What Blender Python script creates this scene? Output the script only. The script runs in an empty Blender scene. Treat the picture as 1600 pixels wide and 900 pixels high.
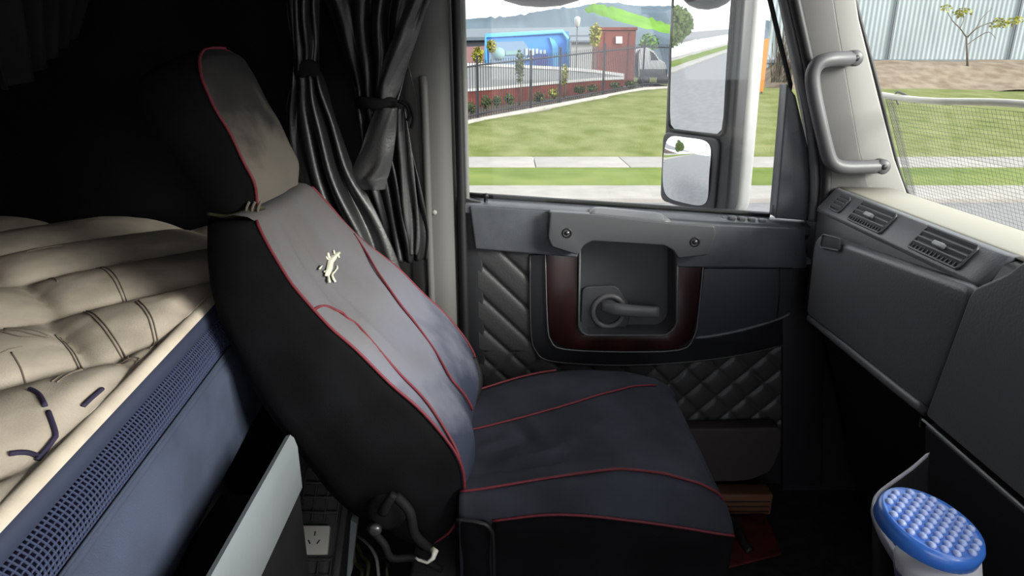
import bpy, bmesh, math, random
from mathutils import Vector, Matrix, noise
random.seed(7)
scene = bpy.context.scene
col = scene.collection
PI = math.pi

# ---------------------------------------------------------------- camera
FPX = 1050.0
PITCH = math.atan(350.0 / FPX)
CAM = Vector((0, 0, 1.2))
cd = bpy.data.cameras.new('camera')
cam = bpy.data.objects.new('camera', cd)
col.objects.link(cam)
cam.location = CAM
cam.rotation_euler = (PI / 2 - PITCH, 0, 0)
cd.sensor_width = 36
cd.lens = 36 * FPX / 1600
cd.clip_start = 0.02
cd.clip_end = 3000
scene.camera = cam

# ---------------------------------------------------------------- sky, sun, exposure
world = bpy.data.worlds.new('world')
scene.world = world
world.use_nodes = True
wn = world.node_tree
wn.nodes.clear()
wo = wn.nodes.new('ShaderNodeOutputWorld')
bg = wn.nodes.new('ShaderNodeBackground')
tc = wn.nodes.new('ShaderNodeTexCoord')
nz = wn.nodes.new('ShaderNodeTexNoise')
nz.inputs['Scale'].default_value = 3.0
nz.inputs['Detail'].default_value = 4.0
rp = wn.nodes.new('ShaderNodeValToRGB')
rp.color_ramp.elements[0].position = 0.35
rp.color_ramp.elements[0].color = (0.80, 0.86, 0.95, 1)
rp.color_ramp.elements[1].position = 0.65
rp.color_ramp.elements[1].color = (1.0, 0.99, 0.97, 1)
wn.links.new(tc.outputs['Generated'], nz.inputs['Vector'])
wn.links.new(nz.outputs['Fac'], rp.inputs['Fac'])
wn.links.new(rp.outputs['Color'], bg.inputs['Color'])
bg.inputs['Strength'].default_value = 1.0
wn.links.new(bg.outputs[0], wo.inputs[0])

sd = bpy.data.lights.new('sun', 'SUN')
sd.energy = 3.0
sd.angle = math.radians(24)
sd.color = (1.0, 0.965, 0.91)
sun = bpy.data.objects.new('sun', sd)
col.objects.link(sun)
SUNV = Vector((0.857, -0.515, 0.40))          # towards the sun: front right of the truck
sun.rotation_euler = SUNV.to_track_quat('Z', 'Y').to_euler()

scene.view_settings.view_transform = 'Standard'
scene.view_settings.look = 'None'
scene.view_settings.exposure = 1.5
scene.view_settings.gamma = 1.0
scene.view_settings.use_curve_mapping = False

# ---------------------------------------------------------------- helpers
CP, SP = math.cos(PITCH), math.sin(PITCH)


def ray(px, py):
    u = (px - 800.0) / FPX
    v = (450.0 - py) / FPX
    return Vector((u, CP + v * SP, -SP + v * CP))


def at(px, py, Y):
    d = ray(px, py)
    return CAM + d * ((Y - CAM.y) / d.y)


def atz(px, py, Z):
    d = ray(px, py)
    return CAM + d * ((Z - CAM.z) / d.z)


def atx(px, py, X):
    d = ray(px, py)
    return CAM + d * ((X - CAM.x) / d.x)


def clamp(x, a=0.0, b=1.0):
    return max(a, min(b, x))


def lerp(a, b, t):
    return a + (b - a) * t


def sm(x):
    x = clamp(x)
    return x * x * (3 - 2 * x)


def crom(pts, t):
    """Catmull-Rom through a list of Vectors / tuples at parameter t (0..n-1)."""
    n = len(pts)
    i = int(clamp(math.floor(t), 0, n - 2))
    f = t - i
    p = [Vector(pts[int(clamp(i + k, 0, n - 1))]) for k in (-1, 0, 1, 2)]
    return 0.5 * ((2 * p[1]) + (p[2] - p[0]) * f + (2 * p[0] - 5 * p[1] + 4 * p[2] - p[3]) * f * f
                  + (3 * p[1] - p[0] - 3 * p[2] + p[3]) * f ** 3)


def interp(tab, x):
    if x <= tab[0][0]:
        return tab[0][1]
    for (a, va), (b, vb) in zip(tab, tab[1:]):
        if x <= b:
            return lerp(va, vb, (x - a) / (b - a))
    return tab[-1][1]


MATS = {}


def mat(name, color, rough=0.6, spec=0.5, metal=0.0, vary=0.0, vscale=8.0, bump=0.0, bscale=60.0,
        coat=0.0, color2=None, stretch=(1, 1, 1), sheen=0.0, ramp=(0.35, 0.65), detail=4.0, bdist=0.004,
        emit=None, estr=0.0):
    m = bpy.data.materials.new(name)
    m.use_nodes = True
    nt = m.node_tree
    b = nt.nodes['Principled BSDF']
    b.inputs['Base Color'].default_value = (*color, 1)
    b.inputs['Roughness'].default_value = rough
    b.inputs['Specular IOR Level'].default_value = spec
    b.inputs['Metallic'].default_value = metal
    b.inputs['Coat Weight'].default_value = coat
    b.inputs['Coat Roughness'].default_value = 0.15
    b.inputs['Sheen Weight'].default_value = sheen
    if emit:
        b.inputs['Emission Color'].default_value = (*emit, 1)
        b.inputs['Emission Strength'].default_value = estr
    tco = nt.nodes.new('ShaderNodeTexCoord')
    mp = nt.nodes.new('ShaderNodeMapping')
    mp.inputs['Scale'].default_value = stretch
    nt.links.new(tco.outputs['Object'], mp.inputs['Vector'])
    if vary > 0 or color2:
        n = nt.nodes.new('ShaderNodeTexNoise')
        n.inputs['Scale'].default_value = vscale
        n.inputs['Detail'].default_value = detail
        nt.links.new(mp.outputs[0], n.inputs['Vector'])
        r = nt.nodes.new('ShaderNodeValToRGB')
        c2 = color2 or tuple(clamp(c * (1 + vary)) for c in color)
        c1 = color if color2 else tuple(c * (1 - vary) for c in color)
        r.color_ramp.elements[0].position = ramp[0]
        r.color_ramp.elements[1].position = ramp[1]
        r.color_ramp.elements[0].color = (*c1, 1)
        r.color_ramp.elements[1].color = (*c2, 1)
        nt.links.new(n.outputs['Fac'], r.inputs['Fac'])
        nt.links.new(r.outputs['Color'], b.inputs['Base Color'])
    if bump > 0:
        n2 = nt.nodes.new('ShaderNodeTexNoise')
        n2.inputs['Scale'].default_value = bscale
        n2.inputs['Detail'].default_value = 3.0
        nt.links.new(mp.outputs[0], n2.inputs['Vector'])
        bp = nt.nodes.new('ShaderNodeBump')
        bp.inputs['Strength'].default_value = bump
        bp.inputs['Distance'].default_value = bdist
        nt.links.new(n2.outputs['Fac'], bp.inputs['Height'])
        nt.links.new(bp.outputs[0], b.inputs['Normal'])
    MATS[name] = m
    return m


def tone(name, k):
    """Scale the reflectance of a procedural material."""
    nt = MATS[name].node_tree
    for nd in nt.nodes:
        if nd.type == 'VALTORGB':
            for e in nd.color_ramp.elements:
                e.color = (e.color[0] * k, e.color[1] * k, e.color[2] * k, 1)
        elif nd.type == 'BSDF_PRINCIPLED':
            c = nd.inputs['Base Color'].default_value
            nd.inputs['Base Color'].default_value = (c[0] * k, c[1] * k, c[2] * k, 1)


def glass_mat(name, tint, refl):
    m = bpy.data.materials.new(name)
    m.use_nodes = True
    nt = m.node_tree
    nt.nodes.clear()
    o = nt.nodes.new('ShaderNodeOutputMaterial')
    mx = nt.nodes.new('ShaderNodeMixShader')
    tr = nt.nodes.new('ShaderNodeBsdfTransparent')
    tr.inputs[0].default_value = (*tint, 1)
    gl = nt.nodes.new('ShaderNodeBsdfGlossy')
    gl.inputs['Roughness'].default_value = 0.02
    mx.inputs[0].default_value = refl
    nt.links.new(tr.outputs[0], mx.inputs[1])
    nt.links.new(gl.outputs[0], mx.inputs[2])
    nt.links.new(mx.outputs[0], o.inputs[0])
    MATS[name] = m
    return m


def link(name, me, m, parent=None, smooth=True):
    o = bpy.data.objects.new(name, me)
    col.objects.link(o)
    if m is not None:
        me.materials.append(MATS[m] if isinstance(m, str) else m)
    if smooth:
        for p in me.polygons:
            p.use_smooth = True
    if parent is not None:
        o.parent = parent
        off = parent.location if parent.parent is None else Vector((0, 0, 0))
        o.matrix_parent_inverse = Matrix.Translation(-off)
    return o


def mesh(name, verts, faces, m, parent=None, smooth=True):
    me = bpy.data.meshes.new(name)
    me.from_pydata([tuple(v) for v in verts], [], faces)
    bm = bmesh.new()
    bm.from_mesh(me)
    bmesh.ops.recalc_face_normals(bm, faces=bm.faces)
    bm.to_mesh(me)
    bm.free()
    return link(name, me, m, parent, smooth)


def bevel(o, w, seg=3, ang=35):
    md = o.modifiers.new('bevel', 'BEVEL')
    md.width = w
    md.segments = seg
    md.limit_method = 'ANGLE'
    md.angle_limit = math.radians(ang)
    md.harden_normals = False
    return o


def autosmooth(o, ang=40):
    o.data.set_sharp_from_angle(angle=math.radians(ang))
    return o


def subsurf(o, lv=2):
    md = o.modifiers.new('subsurf', 'SUBSURF')
    md.levels = lv
    md.render_levels = lv
    return o


def solidify(o, t, offset=0.0):
    md = o.modifiers.new('solidify', 'SOLIDIFY')
    md.thickness = t
    md.offset = offset
    return o


def box(name, lo, hi, m, parent=None, bv=0.0, seg=3):
    x0, y0, z0 = lo
    x1, y1, z1 = hi
    v = [(x0, y0, z0), (x1, y0, z0), (x1, y1, z0), (x0, y1, z0), (x0, y0, z1), (x1, y0, z1), (x1, y1, z1), (x0, y1, z1)]
    f = [(0, 3, 2, 1), (4, 5, 6, 7), (0, 1, 5, 4), (1, 2, 6, 5), (2, 3, 7, 6), (3, 0, 4, 7)]
    o = mesh(name, v, f, m, parent, smooth=bv > 0)
    if bv:
        bevel(o, bv, seg)
    return o


def prism(name, pts, vec, m, parent=None, bv=0.0, seg=3):
    """Extrude a planar polygon (list of 3D points) along vec."""
    n = len(pts)
    vec = Vector(vec)
    pts = [Vector(p) for p in pts]
    v = pts + [p + vec for p in pts]
    f = [tuple(range(n)), tuple(range(2 * n - 1, n - 1, -1))]
    f += [(i, (i + 1) % n, n + (i + 1) % n, n + i) for i in range(n)]
    o = mesh(name, v, f, m, parent, smooth=bv > 0)
    if bv:
        bevel(o, bv, seg)
    return o


def roundpoly(pts, r, seg=5):
    """Round the corners of a 3D planar polygon; r a number or a list."""
    out = []
    n = len(pts)
    for i in range(n):
        p = Vector(pts[i])
        a = Vector(pts[i - 1])
        b = Vector(pts[(i + 1) % n])
        rr = r[i] if isinstance(r, (list, tuple)) else r
        if rr <= 0:
            out.append(p)
            continue
        da, db = (a - p), (b - p)
        la = min(rr, da.length * 0.48)
        lb = min(rr, db.length * 0.48)
        pa = p + da.normalized() * la
        pb = p + db.normalized() * lb
        for k in range(seg + 1):
            t = k / seg
            out.append((1 - t) ** 2 * pa + 2 * t * (1 - t) * p + t * t * pb)
    return out


def tube(name, pts, r, m, parent=None, n=8, closed=False, caps=True, res=0):
    pts = [Vector(p) for p in pts]
    if res:
        L = len(pts)
        pts = [crom(pts, i / res) for i in range((L - 1) * res + 1)]
    N = len(pts)
    rs = r if isinstance(r, (list, tuple)) else None
    v, f = [], []
    up = None
    for i, p in enumerate(pts):
        a = pts[i - 1] if (i > 0 or closed) else p
        b = pts[(i + 1) % N] if (i < N - 1 or closed) else p
        t = (b - a).normalized()
        if up is None:
            up = Vector((0, 0, 1)) if abs(t.z) < 0.9 else Vector((1, 0, 0))
        side = t.cross(up).normalized()
        up = side.cross(t).normalized()
        ri = interp([(k * (N - 1) / (len(rs) - 1), q) for k, q in enumerate(rs)], i) if rs else r
        for k in range(n):
            an = 2 * PI * k / n
            v.append(p + side * math.cos(an) * ri + up * math.sin(an) * ri)
    M = N if closed else N - 1
    for i in range(M):
        j = (i + 1) % N
        for k in range(n):
            k2 = (k + 1) % n
            f.append((i * n + k, i * n + k2, j * n + k2, j * n + k))
    if caps and not closed:
        f.append(tuple(range(n - 1, -1, -1)))
        f.append(tuple((N - 1) * n + k for k in range(n)))
    return mesh(name, v, f, m, parent)


def loft(name, rings, m, parent=None, closed=True, caps=True):
    n = len(rings[0])
    v = [p for r in rings for p in r]
    f = []
    for i in range(len(rings) - 1):
        for k in range(n if closed else n - 1):
            k2 = (k + 1) % n
            f.append((i * n + k, i * n + k2, (i + 1) * n + k2, (i + 1) * n + k))
    if caps and closed:
        f.append(tuple(range(n - 1, -1, -1)))
        f.append(tuple((len(rings) - 1) * n + k for k in range(n)))
    return mesh(name, v, f, m, parent)


def lathe(name, prof, center, axis, m, parent=None, n=24):
    """prof: list of (radius, height along axis)."""
    axis = Vector(axis).normalized()
    u = axis.orthogonal().normalized()
    w = axis.cross(u)
    rings = []
    for r, h in prof:
        rings.append([Vector(center) + axis * h + u * (max(r, 1e-4) * math.cos(2 * PI * k / n)) + w * (max(r, 1e-4) * math.sin(2 * PI * k / n)) for k in range(n)])
    return loft(name, rings, m, parent)


def empty(name, loc, label=None, cat=None, group=None):
    o = bpy.data.objects.new(name, None)
    col.objects.link(o)
    o.empty_display_size = 0.05
    o.location = loc
    if label:
        tag(o, label, cat, group)
    return o


def tag(o, label, cat, group=None):
    o['label'] = label
    o['category'] = cat
    if group:
        o['group'] = group
    return o


def struct(o, label=None, cat=None):
    o['kind'] = 'structure'
    if label:
        o['label'] = label
        o['category'] = cat
    return o


# ---------------------------------------------------------------- materials
mat('black_trim', (0.013, 0.014, 0.016), 0.55, 0.4, bump=0.25, bscale=260, bdist=0.001)
mat('black_cloth', (0.006, 0.006, 0.0065), 0.9, 0.15, vary=0.3, vscale=12)
mat('rear_lining', (0.0065, 0.0065, 0.007), 0.92, 0.1, vary=0.25, vscale=6)
mat('floor_mat', (0.012, 0.012, 0.012), 0.85, 0.2, vary=0.4, vscale=30, bump=0.4, bscale=200)
mat('ceiling_cloth', (0.10, 0.10, 0.095), 0.9, 0.2)
mat('grey_pillar', (0.10, 0.098, 0.094), 0.55, 0.35, bump=0.1, bscale=300, bdist=0.001)
mat('light_pillar', (0.29, 0.285, 0.27), 0.6, 0.3, bump=0.1, bscale=300, bdist=0.001)
mat('recliner_black', (0.006, 0.006, 0.0065), 0.75, 0.25)
mat('rubber', (0.010, 0.010, 0.011), 0.5, 0.4)
mat('map_pocket', (0.030, 0.033, 0.040), 0.5, 0.4, bump=0.3, bscale=320, bdist=0.001)
mat('door_plastic', (0.080, 0.086, 0.098), 0.36, 0.5, bump=0.35, bscale=320, bdist=0.0012, vary=0.12, vscale=20)
mat('door_dark', (0.010, 0.011, 0.013), 0.5, 0.4)
mat('handle_plastic', (0.064, 0.067, 0.072), 0.45, 0.45, bump=0.2, bscale=400, bdist=0.001)
mat('lever_plastic', (0.125, 0.128, 0.132), 0.38, 0.5)
mat('quilt_vinyl', (0.035, 0.036, 0.036), 0.45, 0.45, bump=0.3, bscale=180, bdist=0.0015)
mat('mahogany', (0.022, 0.0055, 0.0055), 0.3, 0.5, vary=0.55, vscale=14, stretch=(1, 1, 0.25), coat=0.3)
mat('screw_metal', (0.09, 0.09, 0.095), 0.35, 0.5, metal=0.7)
mat('chrome', (0.55, 0.56, 0.58), 0.22, 0.5, metal=1.0)
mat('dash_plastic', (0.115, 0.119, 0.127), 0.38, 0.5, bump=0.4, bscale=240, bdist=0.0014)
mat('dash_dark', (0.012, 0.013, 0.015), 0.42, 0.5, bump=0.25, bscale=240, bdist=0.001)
mat('dash_top', (0.36, 0.34, 0.27), 0.5, 0.5, bump=0.2, bscale=260, bdist=0.001)  # windscreen light on dark plastic, painted in as cream
mat('vent_black', (0.008, 0.008, 0.009), 0.45, 0.4)
mat('vent_slat', (0.11, 0.113, 0.12), 0.4, 0.5)
mat('vent_tab', (0.42, 0.43, 0.44), 0.4, 0.5)
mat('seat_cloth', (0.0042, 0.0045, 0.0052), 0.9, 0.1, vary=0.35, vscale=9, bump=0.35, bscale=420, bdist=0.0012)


def worn_shade_mat(name, stops, lo, hi, warp=0.12, wscale=9.0, grain=0.25):
    """Cloth with wear, dust and painted shade in bands along its height, edges broken up by noise."""
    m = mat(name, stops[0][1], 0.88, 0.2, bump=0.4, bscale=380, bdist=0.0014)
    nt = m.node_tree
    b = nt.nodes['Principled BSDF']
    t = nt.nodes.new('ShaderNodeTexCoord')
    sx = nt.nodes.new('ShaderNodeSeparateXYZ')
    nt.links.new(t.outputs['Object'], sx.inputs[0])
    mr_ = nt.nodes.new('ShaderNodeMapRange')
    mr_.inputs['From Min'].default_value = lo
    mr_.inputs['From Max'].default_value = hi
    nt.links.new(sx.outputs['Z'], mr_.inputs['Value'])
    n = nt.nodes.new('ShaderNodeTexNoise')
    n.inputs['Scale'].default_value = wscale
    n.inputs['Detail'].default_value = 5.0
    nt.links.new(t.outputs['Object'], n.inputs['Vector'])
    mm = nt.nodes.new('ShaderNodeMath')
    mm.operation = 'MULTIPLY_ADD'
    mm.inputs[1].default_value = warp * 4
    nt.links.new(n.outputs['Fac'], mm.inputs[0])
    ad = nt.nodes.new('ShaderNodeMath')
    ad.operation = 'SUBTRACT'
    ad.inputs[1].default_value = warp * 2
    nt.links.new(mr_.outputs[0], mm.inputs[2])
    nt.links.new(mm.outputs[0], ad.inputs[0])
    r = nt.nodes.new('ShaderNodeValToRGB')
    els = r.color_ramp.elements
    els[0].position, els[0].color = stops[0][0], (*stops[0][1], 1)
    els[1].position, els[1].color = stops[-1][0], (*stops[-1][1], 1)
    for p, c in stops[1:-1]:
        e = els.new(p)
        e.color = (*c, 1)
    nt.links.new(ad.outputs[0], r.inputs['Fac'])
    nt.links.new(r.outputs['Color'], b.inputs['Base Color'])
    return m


worn_shade_mat('seat_front', [(0.0, (0.022, 0.027, 0.045)), (0.28, (0.030, 0.036, 0.060)), (0.50, (0.135, 0.138, 0.170)), (0.70, (0.128, 0.124, 0.132)), (1.0, (0.105, 0.098, 0.096))], 0.36, 0.96)  # faded cloth above; shade of the dash painted into the navy below
worn_shade_mat('headrest_front', [(0.0, (0.115, 0.103, 0.086)), (0.35, (0.125, 0.108, 0.088)), (0.62, (0.030, 0.028, 0.026)), (1.0, (0.014, 0.014, 0.014))], 0.95, 1.25, 0.16, 14.0)  # dusty brown below; shade of the roof header painted into the top
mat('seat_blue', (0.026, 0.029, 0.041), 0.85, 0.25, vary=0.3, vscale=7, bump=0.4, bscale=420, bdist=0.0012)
mat('red_piping', (0.13, 0.017, 0.025), 0.6, 0.3)
mat('embroidery', (0.62, 0.62, 0.50), 0.7, 0.3, bump=0.5, bscale=500)
mat('ivory', (0.58, 0.505, 0.41), 0.8, 0.25, vary=0.12, vscale=14, bump=0.4, bscale=350, bdist=0.0012)
mat('stitch', (0.22, 0.18, 0.15), 0.8, 0.2)
mat('dark_cord', (0.035, 0.028, 0.06), 0.7, 0.3)
mat('navy_mesh', (0.032, 0.040, 0.082), 0.7, 0.3)
mat('navy_backing', (0.006, 0.007, 0.020), 0.9, 0.1)
mat('navy_binding', (0.035, 0.042, 0.075), 0.6, 0.4)
mat('navy_fabric', (0.043, 0.054, 0.086), 0.85, 0.25, vary=0.15, vscale=10, bump=0.6, bscale=500, bdist=0.0015)
mat('silver_rail', (0.155, 0.172, 0.182), 0.42, 0.5, vary=0.06, vscale=5)
mat('curtain', (0.012, 0.012, 0.0125), 0.40, 0.5, bump=0.35, bscale=160, bdist=0.0015)
mat('curtain_lining', (0.055, 0.055, 0.055), 0.42, 0.5, bump=0.5, bscale=140, bdist=0.002)
mat('white_plastic', (0.70, 0.68, 0.62), 0.45, 0.5)
mat('outlet_slot', (0.03, 0.03, 0.03), 0.6, 0.3)
mat('unit_black', (0.050, 0.051, 0.053), 0.55, 0.4, bump=0.3, bscale=150)
mat('cable_olive', (0.035, 0.032, 0.014), 0.6, 0.3)
mat('cable_white', (0.22, 0.215, 0.20), 0.5, 0.4)
mat('amber_lit_step', (0.11, 0.045, 0.022), 0.55, 0.4, vary=0.3, vscale=14, stretch=(0.3, 1, 1))  # amber stands in for orange light on the door step
mat('red_mat', (0.060, 0.008, 0.007), 0.8, 0.2, vary=0.4, vscale=25)
mat('door_pocket', (0.040, 0.030, 0.032), 0.6, 0.4)
mat('blue_lid', (0.045, 0.17, 0.62), 0.3, 0.5, coat=0.3)
mat('blue_knob', (0.42, 0.52, 0.85), 0.3, 0.5, coat=0.3)
mat('tub_white', (0.55, 0.54, 0.56), 0.45, 0.4)
mat('tub_label', (0.020, 0.025, 0.10), 0.4, 0.4)
mat('bin_rim', (0.40, 0.40, 0.46), 0.3, 0.5)
mat('bin_black', (0.006, 0.006, 0.007), 0.8, 0.2)
mat('handle_grey', (0.085, 0.085, 0.090), 0.45, 0.45)
mat('mirror_case', (0.040, 0.040, 0.045), 0.42, 0.5)
mat('mirror_white', (0.80, 0.80, 0.80), 0.35, 0.5, coat=0.3)
mat('mirror_glass', (0.86, 0.88, 0.90), 0.015, 0.5, metal=1.0)
mat('white_paint', (0.80, 0.79, 0.76), 0.3, 0.5, coat=0.4)
mat('grass', (0.16, 0.20, 0.050), 0.95, 0.1, color2=(0.30, 0.32, 0.135), vscale=1.3, ramp=(0.3, 0.7), detail=10, bump=0.5, bscale=20, bdist=0.05)
mat('grass_verge', (0.15, 0.22, 0.045), 0.95, 0.1, color2=(0.25, 0.31, 0.085), vscale=0.7, detail=10)
mat('concrete', (0.46, 0.44, 0.41), 0.85, 0.2, vary=0.08, vscale=2)
mat('road', (0.30, 0.30, 0.31), 0.9, 0.2, vary=0.08, vscale=3)
mat('mulch', (0.13, 0.095, 0.075), 0.95, 0.1, vary=0.5, vscale=3, detail=8)
mat('bank_brown', (0.19, 0.145, 0.105), 0.95, 0.1, color2=(0.30, 0.25, 0.19), vscale=1.6, detail=10)
mat('fence_black', (0.018, 0.020, 0.028), 0.6, 0.3)
mat('hill', (0.095, 0.125, 0.150), 1.0, 0.0, vary=0.22, vscale=0.03, detail=8)  # distance haze mixed into the blue-grey of the trees
mat('green_slope', (0.16, 0.34, 0.050), 0.95, 0.1, vary=0.2, vscale=0.1)
mat('roof_grey', (0.16, 0.20, 0.24), 0.7, 0.3, vary=0.06, vscale=0.4)
mat('wall_dark', (0.075, 0.085, 0.10), 0.8, 0.2)
mat('wall_pink', (0.36, 0.20, 0.20), 0.8, 0.2)
mat('sign_blue', (0.045, 0.19, 0.55), 0.5, 0.4)
mat('sign_cyan', (0.12, 0.40, 0.70), 0.5, 0.4)
mat('sign_violet', (0.10, 0.13, 0.50), 0.5, 0.4)
mat('sign_grey', (0.16, 0.24, 0.34), 0.6, 0.3)
mat('sign_white', (0.62, 0.68, 0.68), 0.6, 0.3)
mat('sign_mint', (0.30, 0.48, 0.50), 0.6, 0.3)
mat('panel_grey', (0.30, 0.32, 0.33), 0.7, 0.3, vary=0.08, vscale=0.6)
mat('white_far', (0.72, 0.72, 0.70), 0.7, 0.3)
mat('brick_red', (0.25, 0.070, 0.055), 0.9, 0.2, vary=0.25, vscale=2.0, detail=6)
mat('red_box', (0.24, 0.060, 0.045), 0.7, 0.3, vary=0.1, vscale=1)
mat('shed_silver', (0.42, 0.43, 0.42), 0.6, 0.3)
mat('leaf_yellow', (0.33, 0.33, 0.055), 0.8, 0.2, vary=0.3, vscale=3)
mat('leaf_green', (0.12, 0.17, 0.055), 0.8, 0.2, vary=0.3, vscale=3)
mat('leaf_bright', (0.17, 0.33, 0.06), 0.8, 0.2, vary=0.3, vscale=3)
mat('bark', (0.20, 0.17, 0.14), 0.9, 0.2)
mat('car_white', (0.70, 0.71, 0.72), 0.3, 0.5, coat=0.4)
mat('car_dark', (0.03, 0.035, 0.04), 0.2, 0.5)
mat('sheet_steel', (0.34, 0.40, 0.42), 0.55, 0.4, vary=0.10, vscale=0.35)
mat('sheet_post', (0.14, 0.16, 0.18), 0.6, 0.4)
mat('orange', (0.70, 0.26, 0.035), 0.6, 0.3)
mat('net_wire', (0.13, 0.13, 0.125), 0.7, 0.2)
mat('net_hem', (0.66, 0.64, 0.60), 0.7, 0.3)
mat('fill_lens', (0.9, 0.88, 0.82), 0.4, 0.4, emit=(1.0, 0.94, 0.84), estr=0.3)  # glowing lens of the added fill lamp
for n_ in ('grass', 'grass_verge', 'concrete', 'road', 'mulch', 'bank_brown', 'hill', 'green_slope', 'roof_grey', 'wall_dark', 'wall_pink',
           'sign_blue', 'sign_cyan', 'sign_violet', 'sign_grey', 'sign_white', 'sign_mint', 'panel_grey', 'white_far', 'brick_red', 'red_box', 'shed_silver',
           'leaf_yellow', 'leaf_green', 'leaf_bright', 'bark', 'car_white', 'sheet_steel', 'sheet_post', 'orange', 'net_hem', 'mirror_white', 'white_paint'):
    tone(n_, 0.55)
for n_, k_ in (('hill', 1.7), ('sign_blue', 1.7), ('sign_cyan', 1.5), ('sign_grey', 1.6), ('sheet_steel', 1.15), ('bank_brown', 1.3), ('brick_red', 0.9), ('leaf_yellow', 1.3), ('net_hem', 1.7), ('sheet_post', 1.3)):
    tone(n_, k_)
glass_mat('window_glass', (0.97, 0.98, 0.97), 0.03)

# ================================================================ THE CAB SHELL
YD = 1.70        # inner face of the passenger door
struct(box('floor', (-1.45, -0.70, -0.06), (1.10, 1.80, 0.0), 'floor_mat'), 'black rubber floor of the truck cab', 'floor')
struct(box('ceiling', (-1.45, -0.70, 1.95), (0.75, 1.86, 2.0), 'ceiling_cloth'), 'grey cloth roof lining of the cab', 'ceiling')
ub = box('shade_slab', (-1.40, -0.64, 1.42), (-0.68, 1.75, 1.56), 'rear_lining', None, 0.03)  # unseen slab added above the mattress to darken its far part
tag(ub, 'black unseen slab added across the rear cab to shade the mattress', 'bunk')
struct(box('wall_rear', (-1.45, -0.70, 0.0), (-1.40, 1.80, 1.95), 'rear_lining'), 'black rear wall of the sleeper cab', 'wall')
# passenger side wall behind the door
wl = box('wall_left', (-1.40, 1.76, 0.0), (-0.155, 1.80, 1.95), 'rear_lining')
struct(wl, 'black sleeper side wall behind the curtains', 'wall')
box('outer_skin', (-1.45, 1.82, -0.6), (-0.15, 1.86, 2.0), 'white_paint', wl)
# driver side: wall behind the open driver door
wr = box('wall_right', (-1.40, -0.70, 0.0), (-0.12, -0.66, 1.95), 'rear_lining')
struct(wr, 'dark sleeper side wall on the driver side', 'wall')
box('header', (-0.12, -0.70, 1.58), (0.75, -0.64, 1.95), 'ceiling_cloth', wr)
tube('driver_front_pillar', [(0.74, -0.68, 1.70), (1.08, -0.66, 0.84)], 0.05, 'light_pillar', wr)
# header above the passenger door and above the windscreen
struct(box('trim_1', (-0.155, 1.70, 1.58), (0.75, 1.84, 1.95), 'ceiling_cloth'), 'grey header above the passenger window', 'trim')
struct(box('trim_2', (0.74, -0.70, 1.47), (0.82, 1.70, 1.95), 'ceiling_cloth'), 'grey header above the windscreen', 'trim')
struct(box('wall_front', (1.06, -0.70, -0.06), (1.12, 1.80, 0.80), 'dash_dark'), 'dark firewall under the dashboard', 'wall')

struct(box('wall_kick', (0.80, 1.70, -0.06), (1.12, 1.80, 0.83), 'dash_dark'), 'dark kick panel between door and firewall', 'wall')

# B pillar with its raised rib
bp = empty('trim_3', (-0.20, 1.70, 0.0))
struct(bp, 'grey plastic door pillar between curtain and door', 'pillar')
pil = [at(655, 0, 1.67), at(704, 0, 1.70), at(716, 300, 1.70), at(720, 560, 1.70), at(640, 560, 1.66), at(640, 300, 1.66)]
pts = [Vector((-0.30, 1.71, 0)), Vector((-0.235, 1.672, 0)), Vector((-0.185, 1.668, 0)), Vector((-0.150, 1.685, 0)), Vector((-0.138, 1.72, 0)), Vector((-0.138, 1.76, 0)), Vector((-0.30, 1.76, 0))]
rings = [[p + Vector((0, 0, z)) for p in pts] for z in (0.0, 0.5, 1.0, 1.5, 1.95)]
o = loft('pillar_trim', rings, 'grey_pillar', bp)
autosmooth(o, 50)
rib = [(-0.213, 1.668, 0.35), (-0.211, 1.663, 0.8), (-0.209, 1.660, 1.05), (-0.209, 1.660, 1.14), (-0.212, 1.670, 1.17)]
tube('rib', rib, 0.010, 'grey_pillar', bp, n=10, res=4)
prism('recess_panel', [(-0.262, 1.690, 0.3), (-0.228, 1.669, 0.3), (-0.228, 1.669, 1.12), (-0.245, 1.679, 1.20), (-0.262, 1.690, 1.20)], (0, -0.004, 0), 'grey_pillar', bp, 0.002)
lathe('trim_screw', [(0.0, 0.003), (0.006, 0.003), (0.007, 0.0)], (-0.196, 1.668, 0.845), (0, -1, 0), 'light_pillar', bp, 12)
# rubber seal of the door opening
sealp = [(-0.128, 1.69, 0.02), (-0.128, 1.69, 0.7), (-0.129, 1.69, 1.2), (-0.130, 1.69, 1.49)]
tube('door_seal', sealp, 0.012, 'rubber', bp, n=8, res=3)
cream = [(-0.117, 1.712, 0.86), (-0.117, 1.712, 1.2), (-0.117, 1.712, 1.5)]
tube('window_channel', cream, 0.008, 'light_pillar', bp, n=8)

# A pillar: broad light grey post, door seal and window frame
ap = empty('trim_4', (0.95, 1.70, 0.80))
struct(ap, 'light grey windscreen pillar with grab handle', 'pillar')


def pslab(name, px, Y, th, m, bv=0.004, par=None):
    return prism(name, [at(x, y, Y) for x, y in px], (0, th, 0), m, par, bv)


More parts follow.
